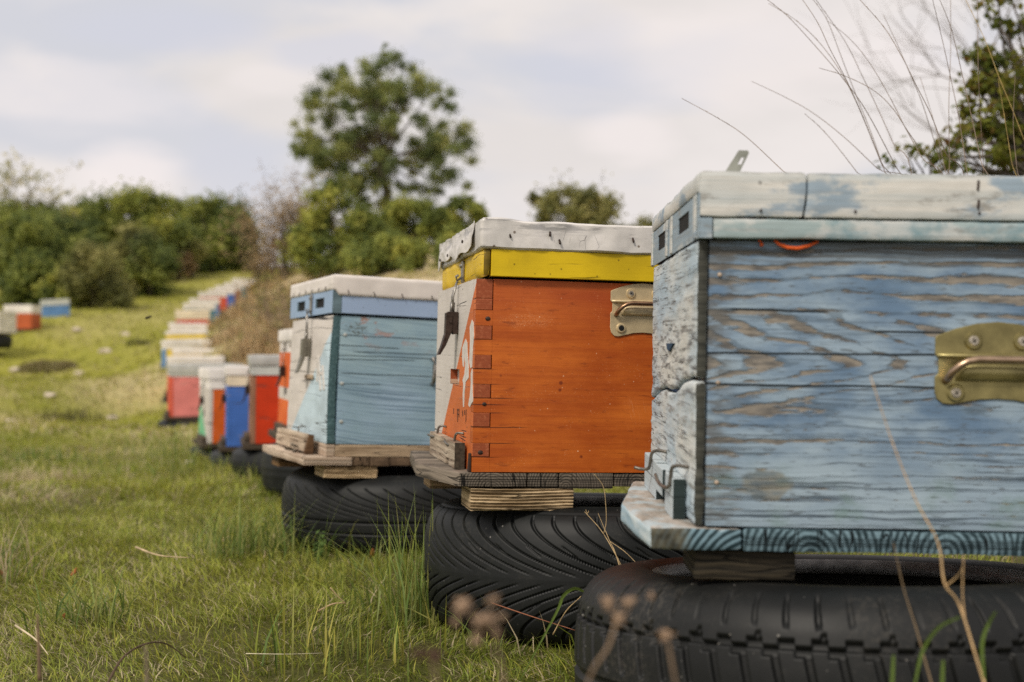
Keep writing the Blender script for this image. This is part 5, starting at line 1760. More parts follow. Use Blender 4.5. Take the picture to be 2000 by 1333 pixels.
TY = ['tyre under the white lidded hive right behind the pink one', 'tyre under the yellow hive second behind the pink one', 'tyre under the yellow and blue hive',
      'tyre under the white hive with yellow rim', 'tyre under the all white hive with brown front', 'tyre under the red hive with cream lid', 'tyre under the teal hive above the cream lidded one',
      'tyre under the sky blue hive on the slope', 'tyre under the coral hive on the slope', 'tyre under the dark blue hive on the slope', 'tyre under the brown hive near the top of the row',
      'tyre under the teal hive next to the last', 'tyre under the last yellow hive of the row']
for i, (px, py, D, yaw, s_, f_, r_, l_, lab) in enumerate(ROW):
    far_hive(px, py, D, yaw, s_, f_, r_, l_, lab, TY[i],
             hole=False, lh=0.05 if i != 5 else 0.10, rh=0.05, tilt=(0, rnd.uniform(-0.03, 0.03)), face=half_blue if i == 2 else None, body=0.26)
LEFT = 'beehives in front of the bushes on the far left'
far_hive(-54, 608, 20.0, -0.30, C_WHITE, C_SKY, C_WHITE, C_WHITE, 'blue and white hive cut by the left edge of the picture', 'tyre under the hive at the left picture edge', hole=False, group=LEFT, body=0.27)
far_hive(8, 596, 22.5, -0.02, ('burnt_orange', (178, 88, 50)), C_BROWN, C_WHITE, C_WHITE, 'burnt orange hive with pale lid in front of the dark bushes', 'tyre under the burnt orange hive', hole=False, group=LEFT, lh=0.09, rh=0.06, tyre_h=0.21)
far_hive(84, 586, 24.5, 0.42, C_SKY, C_SKY, C_SKY, C_GREY, 'light blue hive with grey lid beside the round olive bush', 'tyre under the light blue hive', hole=False, group=LEFT, lh=0.12, rh=0.03, tyre_h=0.12, body=0.22, tilt=(0, -0.06))

# ================================================================== bees
bee_m = plain('bee_brown', (0.035, 0.022, 0.008), 0.5, 0, 0.5, 900, 0)
wing_m = plain('bee_wing', (0.30, 0.27, 0.22), 0.3, 0, 0.1, 900, 0)


def make_bee(label, loc, rot, group=None):
    e = empty('bee', loc, rot, label, 'bee', group)
    G = Geo()
    G.ball((0, 0, 0), (0.0026, 0.0022, 0.0022), 10, 7)
    G.ball((0.0060, 0, -0.0004), (0.0050, 0.0023, 0.0022), 10, 7)
    G.ball((-0.0034, 0, -0.0003), (0.0014, 0.0017, 0.0016), 8, 6)
    for s in (-1, 1):
        for k, a in enumerate((-0.0015, 0.0003, 0.002)):
            G.tube([(a, s * .0015, -.0012), (a + .0008 * (k - 1), s * .0034, -.0022), (a + .0018 * (k - 1), s * .0040, -.0045)], .00035, 5)
        G.tube([(-.0044, s * .0006, .0004), (-.0058, s * .0014, .0010)], .00022, 4)
    G.build('body', bee_m, e, smooth=True)
    for s in (-1, 1):
        G = Geo()
        pts = [(0.0, 0.0010), (0.0030, 0.0026), (0.0075, 0.0038), (0.0088, 0.0028), (0.0070, 0.0010), (0.002, 0.0004)]
        G.prism([(a, b * s) for a, b in pts], 2, 0.0022, 0.0023)
        G.build('wing', wing_m, e)
    return e


b0 = make_bee('lone bee flying over the meadow left of the hives', at(292, 619, 2.75), (0.15, 0.42, math.pi + 0.25))
bee_spots = [(-0.036, 0.115), (-0.040, 0.135), (-0.037, 0.152), (-0.042, 0.170), (-0.038, 0.188), (-0.043, 0.205), (-0.0385, 0.225), (-0.046, 0.125)]
for i, (a, b) in enumerate(bee_spots):
    q = on_hive(h3, a, b, -0.0255 + (0.012 if i in (1, 3) else 0))
    e = b0.copy()
    COL.objects.link(e)
    for ch in b0.children:
        d = ch.copy()
        COL.objects.link(d)
        d.parent = e
    e.location = q
    e.rotation_euler = (0.2 * rnd.uniform(-1, 1), -0.2, rnd.uniform(0, 6.2))
    e['label'] = 'bee crowding on the landing board of the pale blue hive'
    e['group'] = 'bees at the entrance of the pale blue hive'

# ================================================================== plants
MAT_LEAF = attr_leaf('leaf_green', 0.45, 0.5, 0.2)
MAT_BARK = raw_wood('bark_grey_brown', lin(104, 92, 78), lin(48, 42, 36), 'u', 20.0)
MAT_TWIG = plain('dry_twig', lin(140, 122, 100), 0.8, 0, 0.3, 50, 0)
MAT_TWIG_D = plain('dark_twig', lin(82, 74, 66), 0.85, 0, 0.3, 50, 0)
MAT_STRAW = plain('straw_stem', lin(186, 160, 118), 0.7, 0, 0.3, 60, 0)


def leaf_quads(P, Nn, size, col, aspect=0.55):
    n = len(P)
    a = rng.normal(0, 1, (n, 3))
    t1_ = np.cross(Nn, a)
    t1_ /= np.linalg.norm(t1_, axis=1)[:, None] + 1e-9
    t2_ = np.cross(Nn, t1_)
    s = size[:, None]
    bow = Nn * s * 0.12
    V = np.stack([P - t1_ * s * 0.5, P - t2_ * s * aspect * 0.5 + bow, P + t1_ * s * 0.5, P + t2_ * s * aspect * 0.5 + bow], 1)
    return V.reshape(-1, 3), np.arange(n * 4).reshape(-1, 4), np.repeat(col, 4, 0)


def crown_mesh(name, blobs, nleaf, lsize, pal, parent, hang=0.0, aspect=0.6):
    """blobs: n x 4 (x, y, z, r); leaves stand in the shells of the clumps, facing out, up and anyhow"""
    blobs = np.asarray(blobs, float)
    wgt = blobs[:, 3] ** 2
    k = rng.choice(len(blobs), nleaf, p=wgt / wgt.sum())
    d = rng.normal(0, 1, (nleaf, 3))
    d /= np.linalg.norm(d, axis=1)[:, None]
    rad = blobs[k, 3] * np.minimum(np.abs(rng.normal(0.55, 0.38, nleaf)) + 0.05, 1.7)
    P = blobs[k, :3] + d * rad[:, None] * np.array([1, 1, 0.85])
    N = d * 0.8 + rng.normal(0, 0.55, (nleaf, 3)) + np.array([0, 0, 0.45])
    N /= np.linalg.norm(N, axis=1)[:, None]
    pal = np.asarray(pal, float)
    bt = rng.uniform(0, 1, len(blobs))[k]
    f = np.clip(bt * 0.7 + rng.normal(0.15, 0.16, nleaf), 0, 0.999) * (len(pal) - 1)
    i0 = f.astype(int)
    C = pal[i0] + (pal[np.minimum(i0 + 1, len(pal) - 1)] - pal[i0]) * (f - i0)[:, None]
    C = C * rng.uniform(0.75, 1.25, (nleaf, 1))
    V, Q, CC = leaf_quads(P, N, lsize * rng.uniform(0.6, 1.4, nleaf), C, aspect)
    return np_mesh(name, V, Q=Q, col=CC, mats=MAT_LEAF, parent=parent)


def ellipsoid_blobs(c, r, n, br, fill=0.5, seed=0, flat=0.0):
    g = np.random.default_rng(seed)
    d = g.normal(0, 1, (n, 3))
    d /= np.linalg.norm(d, axis=1)[:, None]
    if flat:
        d[:, 2] = np.abs(d[:, 2]) * 1.0 - flat
    rad = fill + (1 - fill) * g.uniform(0, 1, n) ** 0.5
    P = np.asarray(c) + d * rad[:, None] * np.asarray(r)
    return np.concatenate([P, (br * g.uniform(0.6, 1.35, n))[:, None]], 1)


def limbs(base, blobs, r0, parent, name='trunk', mat=None, fork=0.45, every=3, seed=0, lean=(0, 0)):
    g = np.random.default_rng(seed)
    b = np.array(base, float)
    top = blobs[:, :3].mean(0)
    fk = b + (top - b) * fork + np.array([lean[0], lean[1], 0])
    G = Geo()
    G.tube([tuple(b - np.array([0, 0, .1])), tuple(b + (fk - b) * .35 + g.normal(0, .3, 3) * r0), tuple(b + (fk - b) * .7 + g.normal(0, .3, 3) * r0), tuple(fk), tuple(fk + (top - fk) * .5)],
           [r0 * 1.25, r0, r0 * .85, r0 * .7, r0 * .4], 9)
    for q in blobs[::every]:
        s = fk + (top - fk) * g.uniform(0, 0.5)
        m1 = s + (q[:3] - s) * .5 + g.normal(0, .06, 3) * np.linalg.norm(q[:3] - s)
        G.tube([tuple(s), tuple(m1), tuple(q[:3])], [r0 * .32, r0 * .2, r0 * .06], 5)
    return G.build(name, mat or MAT_BARK, parent, smooth=True)


def shrub(name, cat, label, px, py, D, rx, rz, n, br, nleaf, ls, pal, seed, ry=None, fill=0.45, group=None, trunk=0.05, base_px=None):
    """px, py: photo place of the crown centre at distance D; radii in metres; rooted in the ground below"""
    c = at(px, py, D)
    gzv = float(gz(c.x, c.y))
    e = empty(name, (c.x, c.y, gzv), None, label, cat, group)
    lc = np.array([0, 0, c.z - gzv])
    bl = ellipsoid_blobs(lc, (rx, ry or rx * 0.8, rz), n, br, fill, seed)
    bl = bl[bl[:, 2] > 0.05]
    crown_mesh('crown', bl, nleaf, ls, pal, e)
    limbs((0, 0, 0), bl, trunk, e, every=4, seed=seed)
    return e


def srgbpal(*cs, k=2.5):
    return [lin(*c, k) for c in cs]


P_DARK = srgbpal((44, 54, 30), (66, 76, 40), (92, 98, 48), (116, 118, 58))
P_OLIVE = srgbpal((60, 64, 36), (88, 90, 52), (114, 112, 66), (138, 132, 84), k=1.9)
P_GREEN = srgbpal((54, 64, 32), (82, 90, 44), (108, 112, 52), (134, 130, 64), k=2.3)
P_PINE = srgbpal((60, 70, 46), (82, 92, 56), (104, 110, 64), (134, 132, 76), k=2.1)
P_GREY = srgbpal((88, 90, 66), (118, 116, 84), (144, 136, 104))
P_LEAF = srgbpal((56, 66, 26), (84, 92, 34), (112, 112, 44), (96, 70, 40), k=1.4)
P_BROWN = srgbpal((100, 84, 62), (134, 114, 84), (160, 140, 108), k=1.6)

TREES_L = 'trees and bushes along the left edge of the meadow'
for a in [
    # name, category, label, px, py, D, rx, rz, n, blob r, leaves, leaf size, palette, seed
    ('evergreen_tree', 'tree', 'broad dark green tree at the left picture edge behind the burnt orange hive', 40, 500, 29, 1.35, 1.05, 46, .40, 11000, .11, P_DARK, 1),
    ('evergreen_tree', 'tree', 'dark low tree between the left edge tree and the olive bush', 120, 492, 31, 1.15, 0.95, 40, .38, 9000, .11, P_DARK, 2),
    ('evergreen_tree', 'tree', 'tallest round tree of the left group, bright olive green top', 265, 455, 33, 1.25, 1.15, 50, .40, 13000, .12, P_GREEN, 3),
    ('evergreen_tree', 'tree', 'rounded dark tree at the right end of the left group', 412, 462, 36, 1.15, 1.15, 46, .40, 12000, .12, P_DARK, 4),
    ('olive_bush', 'bush', 'grey olive rounded bush standing in front of the left trees', 188, 540, 27, 0.80, 0.78, 36, .28, 9500, .09, P_OLIVE, 5),
    ('dark_bush', 'bush', 'dark bush right of the olive bush at the meadow edge', 292, 525, 30, 0.62, 0.72, 30, .28, 8000, .09, P_DARK, 6),
    ('olive_bush', 'bush', 'yellowish bush standing out in front of the rounded dark tree', 375, 480, 33.5, 0.45, 0.42, 20, .22, 5000, .09, P_OLIVE, 7),
    ('dry_bush', 'bush', 'brownish low bush at the foot of the left trees', 352, 520, 33, 0.42, 0.30, 16, .18, 3000, .08, P_BROWN, 8),
    ('evergreen_tree', 'tree', 'small dark tree under the picture edge trees, behind the light blue hive', 85, 560, 28, 0.85, 0.55, 26, .30, 7000, .10, P_DARK, 9),
    ('evergreen_tree', 'tree', 'green tree filling the gap between the tall round tree and the rounded dark tree', 345, 455, 37, 1.0, 1.0, 36, .40, 9000, .12, P_GREEN, 10),
    ('evergreen_tree', 'tree', 'olive tree behind the dark trees at the left edge, under the thin grey tree', 55, 462, 33, 1.1, .95, 44, .34, 10000, .12, P_GREEN, 15),
    ('evergreen_tree', 'tree', 'dark olive tree filling the notch left of the tallest round tree', 150, 470, 36, 1.1, 1.05, 44, .34, 10000, .12, P_GREEN, 16),
    ('olive_bush', 'bush', 'olive bush in front of the tallest round tree, beside the dark bush', 262, 500, 30, .62, .62, 34, .22, 8000, .10, P_OLIVE, 17),
    ('olive_bush', 'bush', 'low olive bush between the light blue hive and the round olive bush', 128, 565, 27, .52, .45, 26, .2, 6500, .09, P_GREEN, 18),
    ('evergreen_tree', 'tree', 'low green tree joining the rounded dark tree to the bare shrub', 452, 470, 39, .95, .95, 40, .3, 9000, .12, P_GREEN, 19),
    ('dark_bush', 'bush', 'dark bush closing the gap at the top end of the hive row', 466, 492, 37, 0.62, 0.62, 34, .24, 8000, .11, P_DARK, 14),
    ('evergreen_tree', 'tree', 'olive green tree behind the olive bush', 185, 468, 34, 0.95, 0.85, 34, .36, 9000, .12, P_GREEN, 13),
]:
    shrub(*a[:14], group=TREES_L, trunk=0.07)
for a in [
    ('green_shrub', 'shrub', 'yellow green shrub under the lone tree, left of its trunk', 660, 470, 19, 0.72, 0.85, 60, .20, 14000, .07, P_GREEN, 21),
    ('green_shrub', 'shrub', 'green shrub under the lone tree, right of its trunk', 805, 478, 20, 0.78, 0.75, 56, .20, 13000, .07, P_GREEN, 22),
    ('green_shrub', 'shrub', 'bright shrub with a pointed top between the lone tree and the orange hive', 905, 470, 20, 0.46, 0.70, 34, .17, 8000, .07, P_GREEN, 23),
    ('green_shrub', 'shrub', 'lower olive shrub directly above the pale blue hive lid', 855, 515, 16.5, 0.62, 0.42, 36, .15, 9000, .06, P_GREEN, 24),
    ('green_shrub', 'shrub', 'dark shrub at the foot of the lone tree trunk', 745, 520, 18, 0.55, 0.42, 24, .2, 6500, .065, P_DARK, 25),
    ('olive_bush', 'bush', 'olive bush against the sky right of the lone tree', 1112, 428, 17, 0.72, 0.44, 56, .14, 9500, .06, P_OLIVE, 26),
    ('olive_bush', 'bush', 'small olive bush peeping over the yellow rimmed hive beside the nearest lid', 1240, 452, 17, 0.32, 0.16, 16, .12, 2500, .05, P_OLIVE, 27),
]:
    shrub(*a[:14], group='shrubs on the bank around the lone tree', trunk=0.05)

# the lone tree
c = at(748, 262, 22.5)
bx = at(772, 500, 22.5)
gzt = float(gz(bx.x, bx.y))
lone = empty('lone_tree', (bx.x, bx.y, gzt), None, 'tall lone tree with a round ragged crown standing against the sky', 'tree')
lc = np.array([c.x - bx.x, 0, c.z - gzt])
bl = ellipsoid_blobs(lc, (1.62, 1.3, 1.42), 170, .19, 0.30, 77)
keep = ~((bl[:, 0] > lc[0] + 0.35) & (bl[:, 0] < lc[0] + 0.85) & (bl[:, 2] > lc[2] + 0.25) & (bl[:, 2] < lc[2] + 0.8))
bl = bl[keep]
extra = [(lc[0] + 0.02, 0, lc[2] + 1.45, .10), (lc[0] + 0.04, 0, lc[2] + 1.62, .06), (lc[0] - .75, 0, lc[2] + 1.22, .13), (lc[0] - .35, .1, lc[2] + 1.32, .15), (lc[0] + .35, 0, lc[2] + 1.25, .13),
         (lc[0] + 1.25, 0, lc[2] + .75, .14), (lc[0] + 1.5, 0, lc[2] + .15, .15), (lc[0] + 1.62, 0, lc[2] - .5, .16), (lc[0] + 1.55, 0, lc[2] - .95, .13), (lc[0] - 1.62, 0, lc[2] + .2, .12),
         (lc[0] - 1.6, 0, lc[2] - .25, .14), (lc[0] - 1.3, 0, lc[2] - .75, .14), (lc[0] - .3, 0, lc[2] - 1.35, .2), (lc[0] + .5, 0, lc[2] - 1.3, .2), (lc[0] + .15, 0, lc[2] - 1.6, .22), (lc[0] + .85, 0, lc[2] - 1.25, .18)]
bl = np.concatenate([bl, np.array(extra)])
crown_mesh('crown', bl, 54000, .058, P_PINE, lone, aspect=0.5)
limbs((0, 0, 0), bl, .085, lone, every=5, seed=5, fork=0.72)


def twig_tree(name, cat, label, base, height, spread, r0, n1, depth, seed, mat, leafn=0, pal=None, group=None, lean=(0, 0), leaf=0.03):
    """bare branching plant: stems fork into ever thinner twigs"""
    g = random.Random(seed)
    e = empty(name, base, None, label, cat, group)
    G = Geo()
    tips = []

    def grow(p, d, L, r, lev):
        pts, q, dd = [p], p, d
        for _ in range(3):
            dd = (dd + Vector((g.gauss(0, .16), g.gauss(0, .16), g.gauss(0.02, .12)))).normalized()
            q = q + dd * L / 3
            pts.append(q)
        G.tube([tuple(v) for v in pts], [r, r * .85, r * .7, r * .5], 5 if lev < 2 else 4, cap=False)
        tips.append(q)
        if lev < depth:
            for _ in range(g.choice((2, 3, 3))):
                nd = (dd + Vector((g.gauss(0, .5), g.gauss(0, .5), g.gauss(0.05, .35)))).normalized()
                grow(pts[g.choice((1, 2, 3))], nd, L * g.uniform(.5, .8), r * .55, lev + 1)
    for k in range(n1):
        a = g.uniform(0, 6.28)
        grow(Vector((0, 0, -.05)), Vector((math.cos(a) * spread + lean[0], math.sin(a) * spread + lean[1], 1)).normalized(), height * g.uniform(.35, .55), r0 * g.uniform(.6, 1), 0)
    G.build('trunk', mat, e, smooth=True)
    if leafn:
        T = np.array([tuple(t) for t in tips])
        k = rng.choice(len(T), leafn)
        P = T[k] + rng.normal(0, height * .035, (leafn, 3))
        N = rng.normal(0, 1, (leafn, 3)) + np.array([0, 0, .5])
        N /= np.linalg.norm(N, axis=1)[:, None]
        pal = np.array(pal)
        C = pal[rng.integers(0, len(pal), leafn)] * rng.uniform(.7, 1.25, (leafn, 1))
        V, Q, CC = leaf_quads(P, N, leaf * rng.uniform(.6, 1.4, leafn), C)
        np_mesh('crown', V, Q=Q, col=CC, mats=MAT_LEAF, parent=e)
    return e


def ground_at(px, D, dz=0.0):
    x = (px - 1000) / F_PX * D
    return (x, D, float(gz(x, D)) + dz)


twig_tree('bare_shrub', 'shrub', 'brown leafless shrub between the end of the hive row and the green shrub', ground_at(560, 20), 1.75, .38, .022, 12, 4, 31, MAT_TWIG_D, 3200, P_BROWN, 'shrubs on the bank around the lone tree', leaf=.05)
twig_tree('bare_shrub', 'shrub', 'greyish leafless shrub left of the lone tree at the bank top', ground_at(520, 23), 1.6, .4, .02, 10, 4, 32, MAT_TWIG_D, 2200, P_BROWN, 'shrubs on the bank around the lone tree', leaf=.05)
twig_tree('bare_shrub', 'shrub', 'dry tall shrub with thin top twigs touching the lone tree crown', ground_at(605, 21.5), 2.1, .3, .02, 9, 4, 33, MAT_TWIG_D, 1600, P_BROWN, 'shrubs on the bank around the lone tree', leaf=.05)
twig_tree('sparse_tree', 'tree', 'thin grey tree rising over the hedge at the left picture edge', ground_at(18, 33), 3.1, .22, .05, 7, 4, 34, MAT_TWIG, 2600, P_GREY, TREES_L, leaf=.12)
twig_tree('bare_shrub', 'shrub', 'leafless twigs growing from the olive bush right of the lone tree', ground_at(1135, 17), 1.05, .5, .012, 12, 3, 35, MAT_TWIG_D, 700, P_OLIVE, 'shrubs on the bank around the lone tree', leaf=.05)

BS = 'small dry bushes on the bank behind the hive row'
for (px, D, h, sd, lab) in ((545, 12.5, .7, 61, 'small leafless bush on the bank just above the red hive'), (455, 15.5, .55, 62, 'small leafless bush on the bank beside the yellow and blue hive'),
                            (520, 16.5, .8, 63, 'small leafless bush in the middle of the tan bank'), (575, 11.5, .8, 64, 'leafless bush on the bank touching the pale blue hive lid')):
    twig_tree('dry_bush', 'bush', lab, ground_at(px, D), h, .6, .008, 12, 3, sd, MAT_TWIG, 260, P_OLIVE, BS, leaf=.035)

# dry grass tussocks on the bank
for i, (px, D, s) in enumerate(((470, 13.5, .5), (520, 14.5, .55), (430, 16, .5), (540, 12.3, .55), (490, 17, .55), (560, 16, .6), (455, 19, .5), (500, 20, .5), (585, 14, .6), (540, 18.5, .6), (450, 11.2, .45), (500, 11.8, .5))):
    x, y, z = ground_at(px, D)
    n = 700
    B = np.stack([rng.normal(0, s * .45, n), rng.normal(0, s * .45, n), np.full(n, -.02)], 1)
    B[:, 2] = gz(B[:, 0] + x, B[:, 1] + y) - z - 0.01
    Cc = np.array(P_BROWN)[rng.integers(0, 3, n)] * rng.uniform(.9, 1.6, (n, 1))
    gsel = rng.uniform(0, 1, n) < .12
    Cc[gsel] = np.array([.14, .15, .05])
    V, Q, T, C = blade_arrays(B, rng.uniform(.10, .30, n) * (.7 + s * .5), np.full(n, .012), rng.uniform(0, 6.28, n), np.abs(rng.normal(.45, .3, n)), Cc)
    o = np_mesh('dry_tussock', V, Q, T, C, MAT_GRASS)
    o.location = (x, y, z)
    spot = ['beside the second white lid', 'on the bank top right', 'by the yellow and blue hive', 'next to the red hive lid', 'in mid bank', 'under the bare shrub', 'by the cream lidded hive', 'by the sky blue hive',
            'nearest the pale blue hive', 'below the greyish shrub', 'nearest the pink hive lid', 'at the foot of the bank behind the red hive'][i]
    prop(o, 'dry tan grass tussock ' + spot, 'grass tussock', 'dry tussocks on the bank behind the hive row')

# ------------------------------------------------------------------ right hand tree with small leaves, and the bare tree behind it
base = ground_at(2230, 4.9)
rt = empty('leafy_tree', base, None, 'small leaved tree entering from the top right corner', 'tree')
bl = []
g = np.random.default_rng(8)
for (px, py, D, r, n) in ((2080, 60, 4.9, .34, 22), (1985, 150, 4.8, .16, 16), (2000, 250, 4.8, .17, 18), (2090, 300, 4.9, .3, 20), (1945, 300, 4.6, .11, 8), (1960, 60, 5.0, .16, 10), (1905, 175, 4.8, .07, 5), (1925, 235, 4.7, .10, 7), (1890, 215, 4.7, .05, 3), (1935, 160, 4.9, .08, 5), (1880, 275, 4.6, .06, 3),
                          (1970, 190, 4.7, .1, 8), (1975, 330, 4.7, .14, 9), (1850, 325, 4.5, .07, 3), (2200, 180, 5.1, .4, 22), (1920, 110, 4.9, .07, 5)):
    p = at(px, py, D)
    for _ in range(n):
        d = g.normal(0, 1, 3)
        d = d / np.linalg.norm(d) * r * g.uniform(.1, 1)
        bl.append((p.x - base[0] + d[0], p.y - base[1] + d[1], p.z - base[2] + d[2], g.uniform(.035, .075)))
bl = np.array(bl)
crown_mesh('crown', bl, 4300, .030, P_LEAF, rt, aspect=.7)
limbs((0, 0, 0), bl, .05, rt, every=1, seed=3, fork=.6, mat=MAT_TWIG_D)
twig_tree('bare_tree', 'tree', 'blurred leafless tree behind the small leaved one, top right', ground_at(2040, 11), 4.3, .25, .018, 5, 4, 52, plain('pale_grey_twig', lin(112, 106, 100), .8, 0, .2, 30, 0), 0, None, lean=(-.05, 0))
# low leafy sprays just over the nearest lid
lowb = empty('low_bush', ground_at(1760, 4.4), None, 'low bush with a few small leaves showing over the nearest hive lid', 'bush')
bl = []
b_ = ground_at(1760, 4.4)
for (px, py, D, r, n) in ((1770, 292, 4.4, .05, 4), (1815, 300, 4.35, .05, 5), (1745, 330, 4.4, .045, 4), (1870, 315, 4.3, .06, 5), (1905, 250, 4.5, .07, 6)):
    p = at(px, py, D)
    for _ in range(n):
        d = g.normal(0, 1, 3) * r
        bl.append((p.x - b_[0] + d[0], p.y - b_[1] + d[1] * .6, p.z - b_[2] + d[2] * .6, .035))
bl = np.array(bl)
crown_mesh('crown', bl, 150, .030, P_LEAF, lowb, aspect=.7)
limbs((0, 0, 0), bl, .018, lowb, every=2, seed=9, fork=.7, mat=MAT_TWIG_D)

# ------------------------------------------------------------------ tall grass stalks behind the nearest hive
STK = [[(90, 550), (300, 665), (450, 765), (660, 960)], [(480, 455), (660, 540), (820, 630), (1000, 770), (1180, 940)], [(575, 20), (740, 125), (900, 290), (1050, 540), (1225, 965)],
       [(570, 0), (700, 110), (890, 320), (990, 440), (1120, 620), (1290, 940)], [(765, 0), (850, 130), (920, 280), (1010, 450), (1100, 650), (1200, 900)],
       [(825, 0), (900, 110), (970, 290), (1050, 500), (1150, 750), (1215, 940)], [(840, 0), (1000, 230), (1100, 430), (1190, 620), (1270, 800)], [(910, 120), (1040, 230), (1150, 370), (1260, 560), (1330, 700), (1430, 880)],
       [(855, 380), (1000, 425), (1160, 505), (1270, 610), (1370, 760), (1520, 960)], [(1085, 0), (1220, 155), (1320, 320), (1400, 480), (1480, 640), (1560, 850)], [(1215, 85), (1280, 220), (1380, 450), (1440, 600), (1530, 890)],
       [(775, 635), (860, 710), (950, 810), (1070, 965)],
       [(1490, 0), (1550, 250), (1600, 480), (1640, 680), (1680, 950)], [(1530, 0), (1590, 150), (1640, 350), (1700, 620), (1760, 900)], [(1590, 0), (1590, 300), (1580, 600), (1585, 900)],
       [(1675, 0), (1780, 220), (1860, 430), (1930, 600), (2000, 780)], [(1740, 0), (1745, 400), (1765, 800), (1775, 960)], [(1855, 440), (1890, 650), (1930, 900)], [(1950, 420), (1940, 700), (1960, 940)], [(1420, 430), (1500, 690), (1560, 950)]]
tufts = [empty('tall_grass', ground_at(1790, 2.35), None, 'tall dry grass leaning left behind the nearest lid', 'tall grass'), empty('tall_grass', ground_at(1960, 2.45), None, 'tall dry grass standing upright at the top right in front of the leafy tree', 'tall grass')]
mat_stalk = plain('thin_dry_stalk', lin(128, 112, 96), 0.7, 0, 0.3, 40, 0)
mat_stalk2 = plain('yellow_dry_stalk', lin(176, 152, 96), 0.7, 0, 0.3, 40, 0)
for i, L_ in enumerate(STK):
    tf = tufts[0 if i < 12 else 1]
    D = 2.2 + 0.035 * ((i * 7) % 9)
    pts = [at(1300 + x / 2.857, y / 2.857, D + 0.03 * math.sin(i + y * .004)) for x, y in L_]
    if L_[0][1] == 0:
        pts.insert(0, pts[0] + (pts[0] - pts[1]) * 0.8)
    last, d = pts[-1], (pts[-1] - pts[-2]).normalized()
    root = Vector(tf.location) + Vector((rnd.gauss(0, .04), rnd.gauss(0, .03), 0))
    pts += [last + d * .1, (last + d * .1) * .4 + root * .6, root]
    P = catmull([tuple(p - tf.location) for p in pts], 6)
    m_ = len(P)
    rr = [0.00045 + 0.00055 * (k / m_) for k in range(m_)]
    G = Geo().tube([tuple(p) for p in P], rr, 5)
    for k in range(int(m_ * .10), int(m_ * .26)):                       # slender spikelets near the tip
        if i % 3 != 1 and k % 2 == 0:
            q = Vector(P[k])
            dd = (Vector(P[k - 1]) - q).normalized()
            G.tube([tuple(q), tuple(q + dd * .006 + Vector((.0008, 0, .0004)))], [.0009, .0002], 5)
    G.build('stalk', mat_stalk2 if i in (15, 17) else mat_stalk, tf)

# ------------------------------------------------------------------ tufts and weeds close by
def tuft(px, py, D, n, spread, L0, L1, w, label, pal, lean=0.0, bendm=.45, cat='grass tuft', name='grass_tuft', az=None, group=None):
    p = at(px, py, hit(px, py, D))
    z = float(gz(p.x, p.y))
    B = np.stack([rng.normal(0, spread, n), rng.normal(0, spread, n), np.full(n, -.006)], 1)
    pal = np.array(pal)
    C = pal[rng.integers(0, len(pal), n)] * rng.uniform(.75, 1.25, (n, 1))
    a = rng.uniform(0, 6.28, n) if az is None else rng.normal(az, .9, n)
    V, Q, T, C = blade_arrays(B, rng.uniform(L0, L1, n), w * rng.uniform(.6, 1.3, n), a, np.abs(rng.normal(bendm, .28, n)), C)
    o = np_mesh(name, V, Q, T, C, MAT_GRASS)
    o.location = (p.x, p.y, z)
    return prop(o, label, cat, group)


PG = [(.13, .20, .04), (.19, .26, .06), (.26, .31, .08), (.34, .34, .10)]
PY = [(.28, .32, .05), (.40, .39, .07), (.48, .43, .10)]
PS = [(.58, .47, .28), (.5, .4, .24), (.64, .53, .34)]
tuft(500, 1085, 2.80, 300, .080, .06, .19, .0034, 'lush green grass tuft left of the tyre under the pale blue hive', PG)
tuft(800, 1225, 2.02, 90, .026, .10, .27, .0030, 'tall green grass tuft growing against the tyre under the orange hive', PG + PY[:1], az=2.0, bendm=.35)
tuft(765, 1205, 2.10, 60, .045, .07, .17, .0026, 'grass tuft with pale blades left of the orange hive tyre', PG + PS[:1], bendm=.6)
tuft(690, 1105, 2.62, 110, .10, .03, .09, .0028, 'grass growing in front of the tyre under the pale blue hive', PG, bendm=.5)
tuft(640, 1155, 2.33, 180, .045, .03, .075, .0022, 'small mossy round tuft in front of the pale blue hive tyre', PG + PY, bendm=.5)
tuft(590, 1320, 1.62, 36, .06, .06, .15, .0032, 'bright green blades at the lower picture edge left of the seed head', PG + PY, bendm=.3)
tuft(730, 1330, 1.55, 60, .07, .05, .11, .0034, 'vivid green blades at the lower picture edge below the orange hive', PG + PY, bendm=.3)
tuft(165, 1235, 1.95, 90, .035, .06, .15, .0034, 'green tuft of arching blades near the lower left corner', PG, bendm=.6)
tuft(20, 1150, 2.15, 90, .05, .07, .20, .0026, 'straw coloured grass clump at the left picture edge', PS + PG[:2], bendm=.45)
tuft(1060, 1240, 1.83, 110, .08, .05, .15, .0042, 'broad leaved weeds in the gap between the two nearest tyres', PG, bendm=.7)
tuft(1030, 1290, 1.66, 70, .06, .04, .10, .003, 'green and straw tuft left of the nearest tyre at the lower edge', PG + PS, bendm=.7)
tuft(1080, 1180, 1.95, 40, .05, .08, .20, .0028, 'thin blades against the orange hive tyre near the worn blocky tyre', PG + PS[:1], bendm=.5)
tuft(1090, 1030, 3.1, 160, .16, .06, .16, .004, 'yellow green grass seen through the gap under the orange hive', PY, bendm=.4)
tuft(520, 960, 4.6, 160, .16, .05, .14, .0042, 'rough grass in front of the tyre under the orange banded hive', PG + PY[:1], bendm=.5)
tuft(440, 925, 5.3, 200, .22, .06, .16, .0048, 'rough grass in front of the tyres under the red and cobalt blue hives', PG + PY[:1], bendm=.5)
tuft(375, 890, 6.4, 180, .2, .05, .15, .0055, 'rough grass in front of the hive with the green wedge', PG + PY[:1], bendm=.5)
tuft(330, 868, 8.3, 160, .2, .05, .15, .007, 'rough grass in front of the pink hive', PG + PY[:1], bendm=.5)
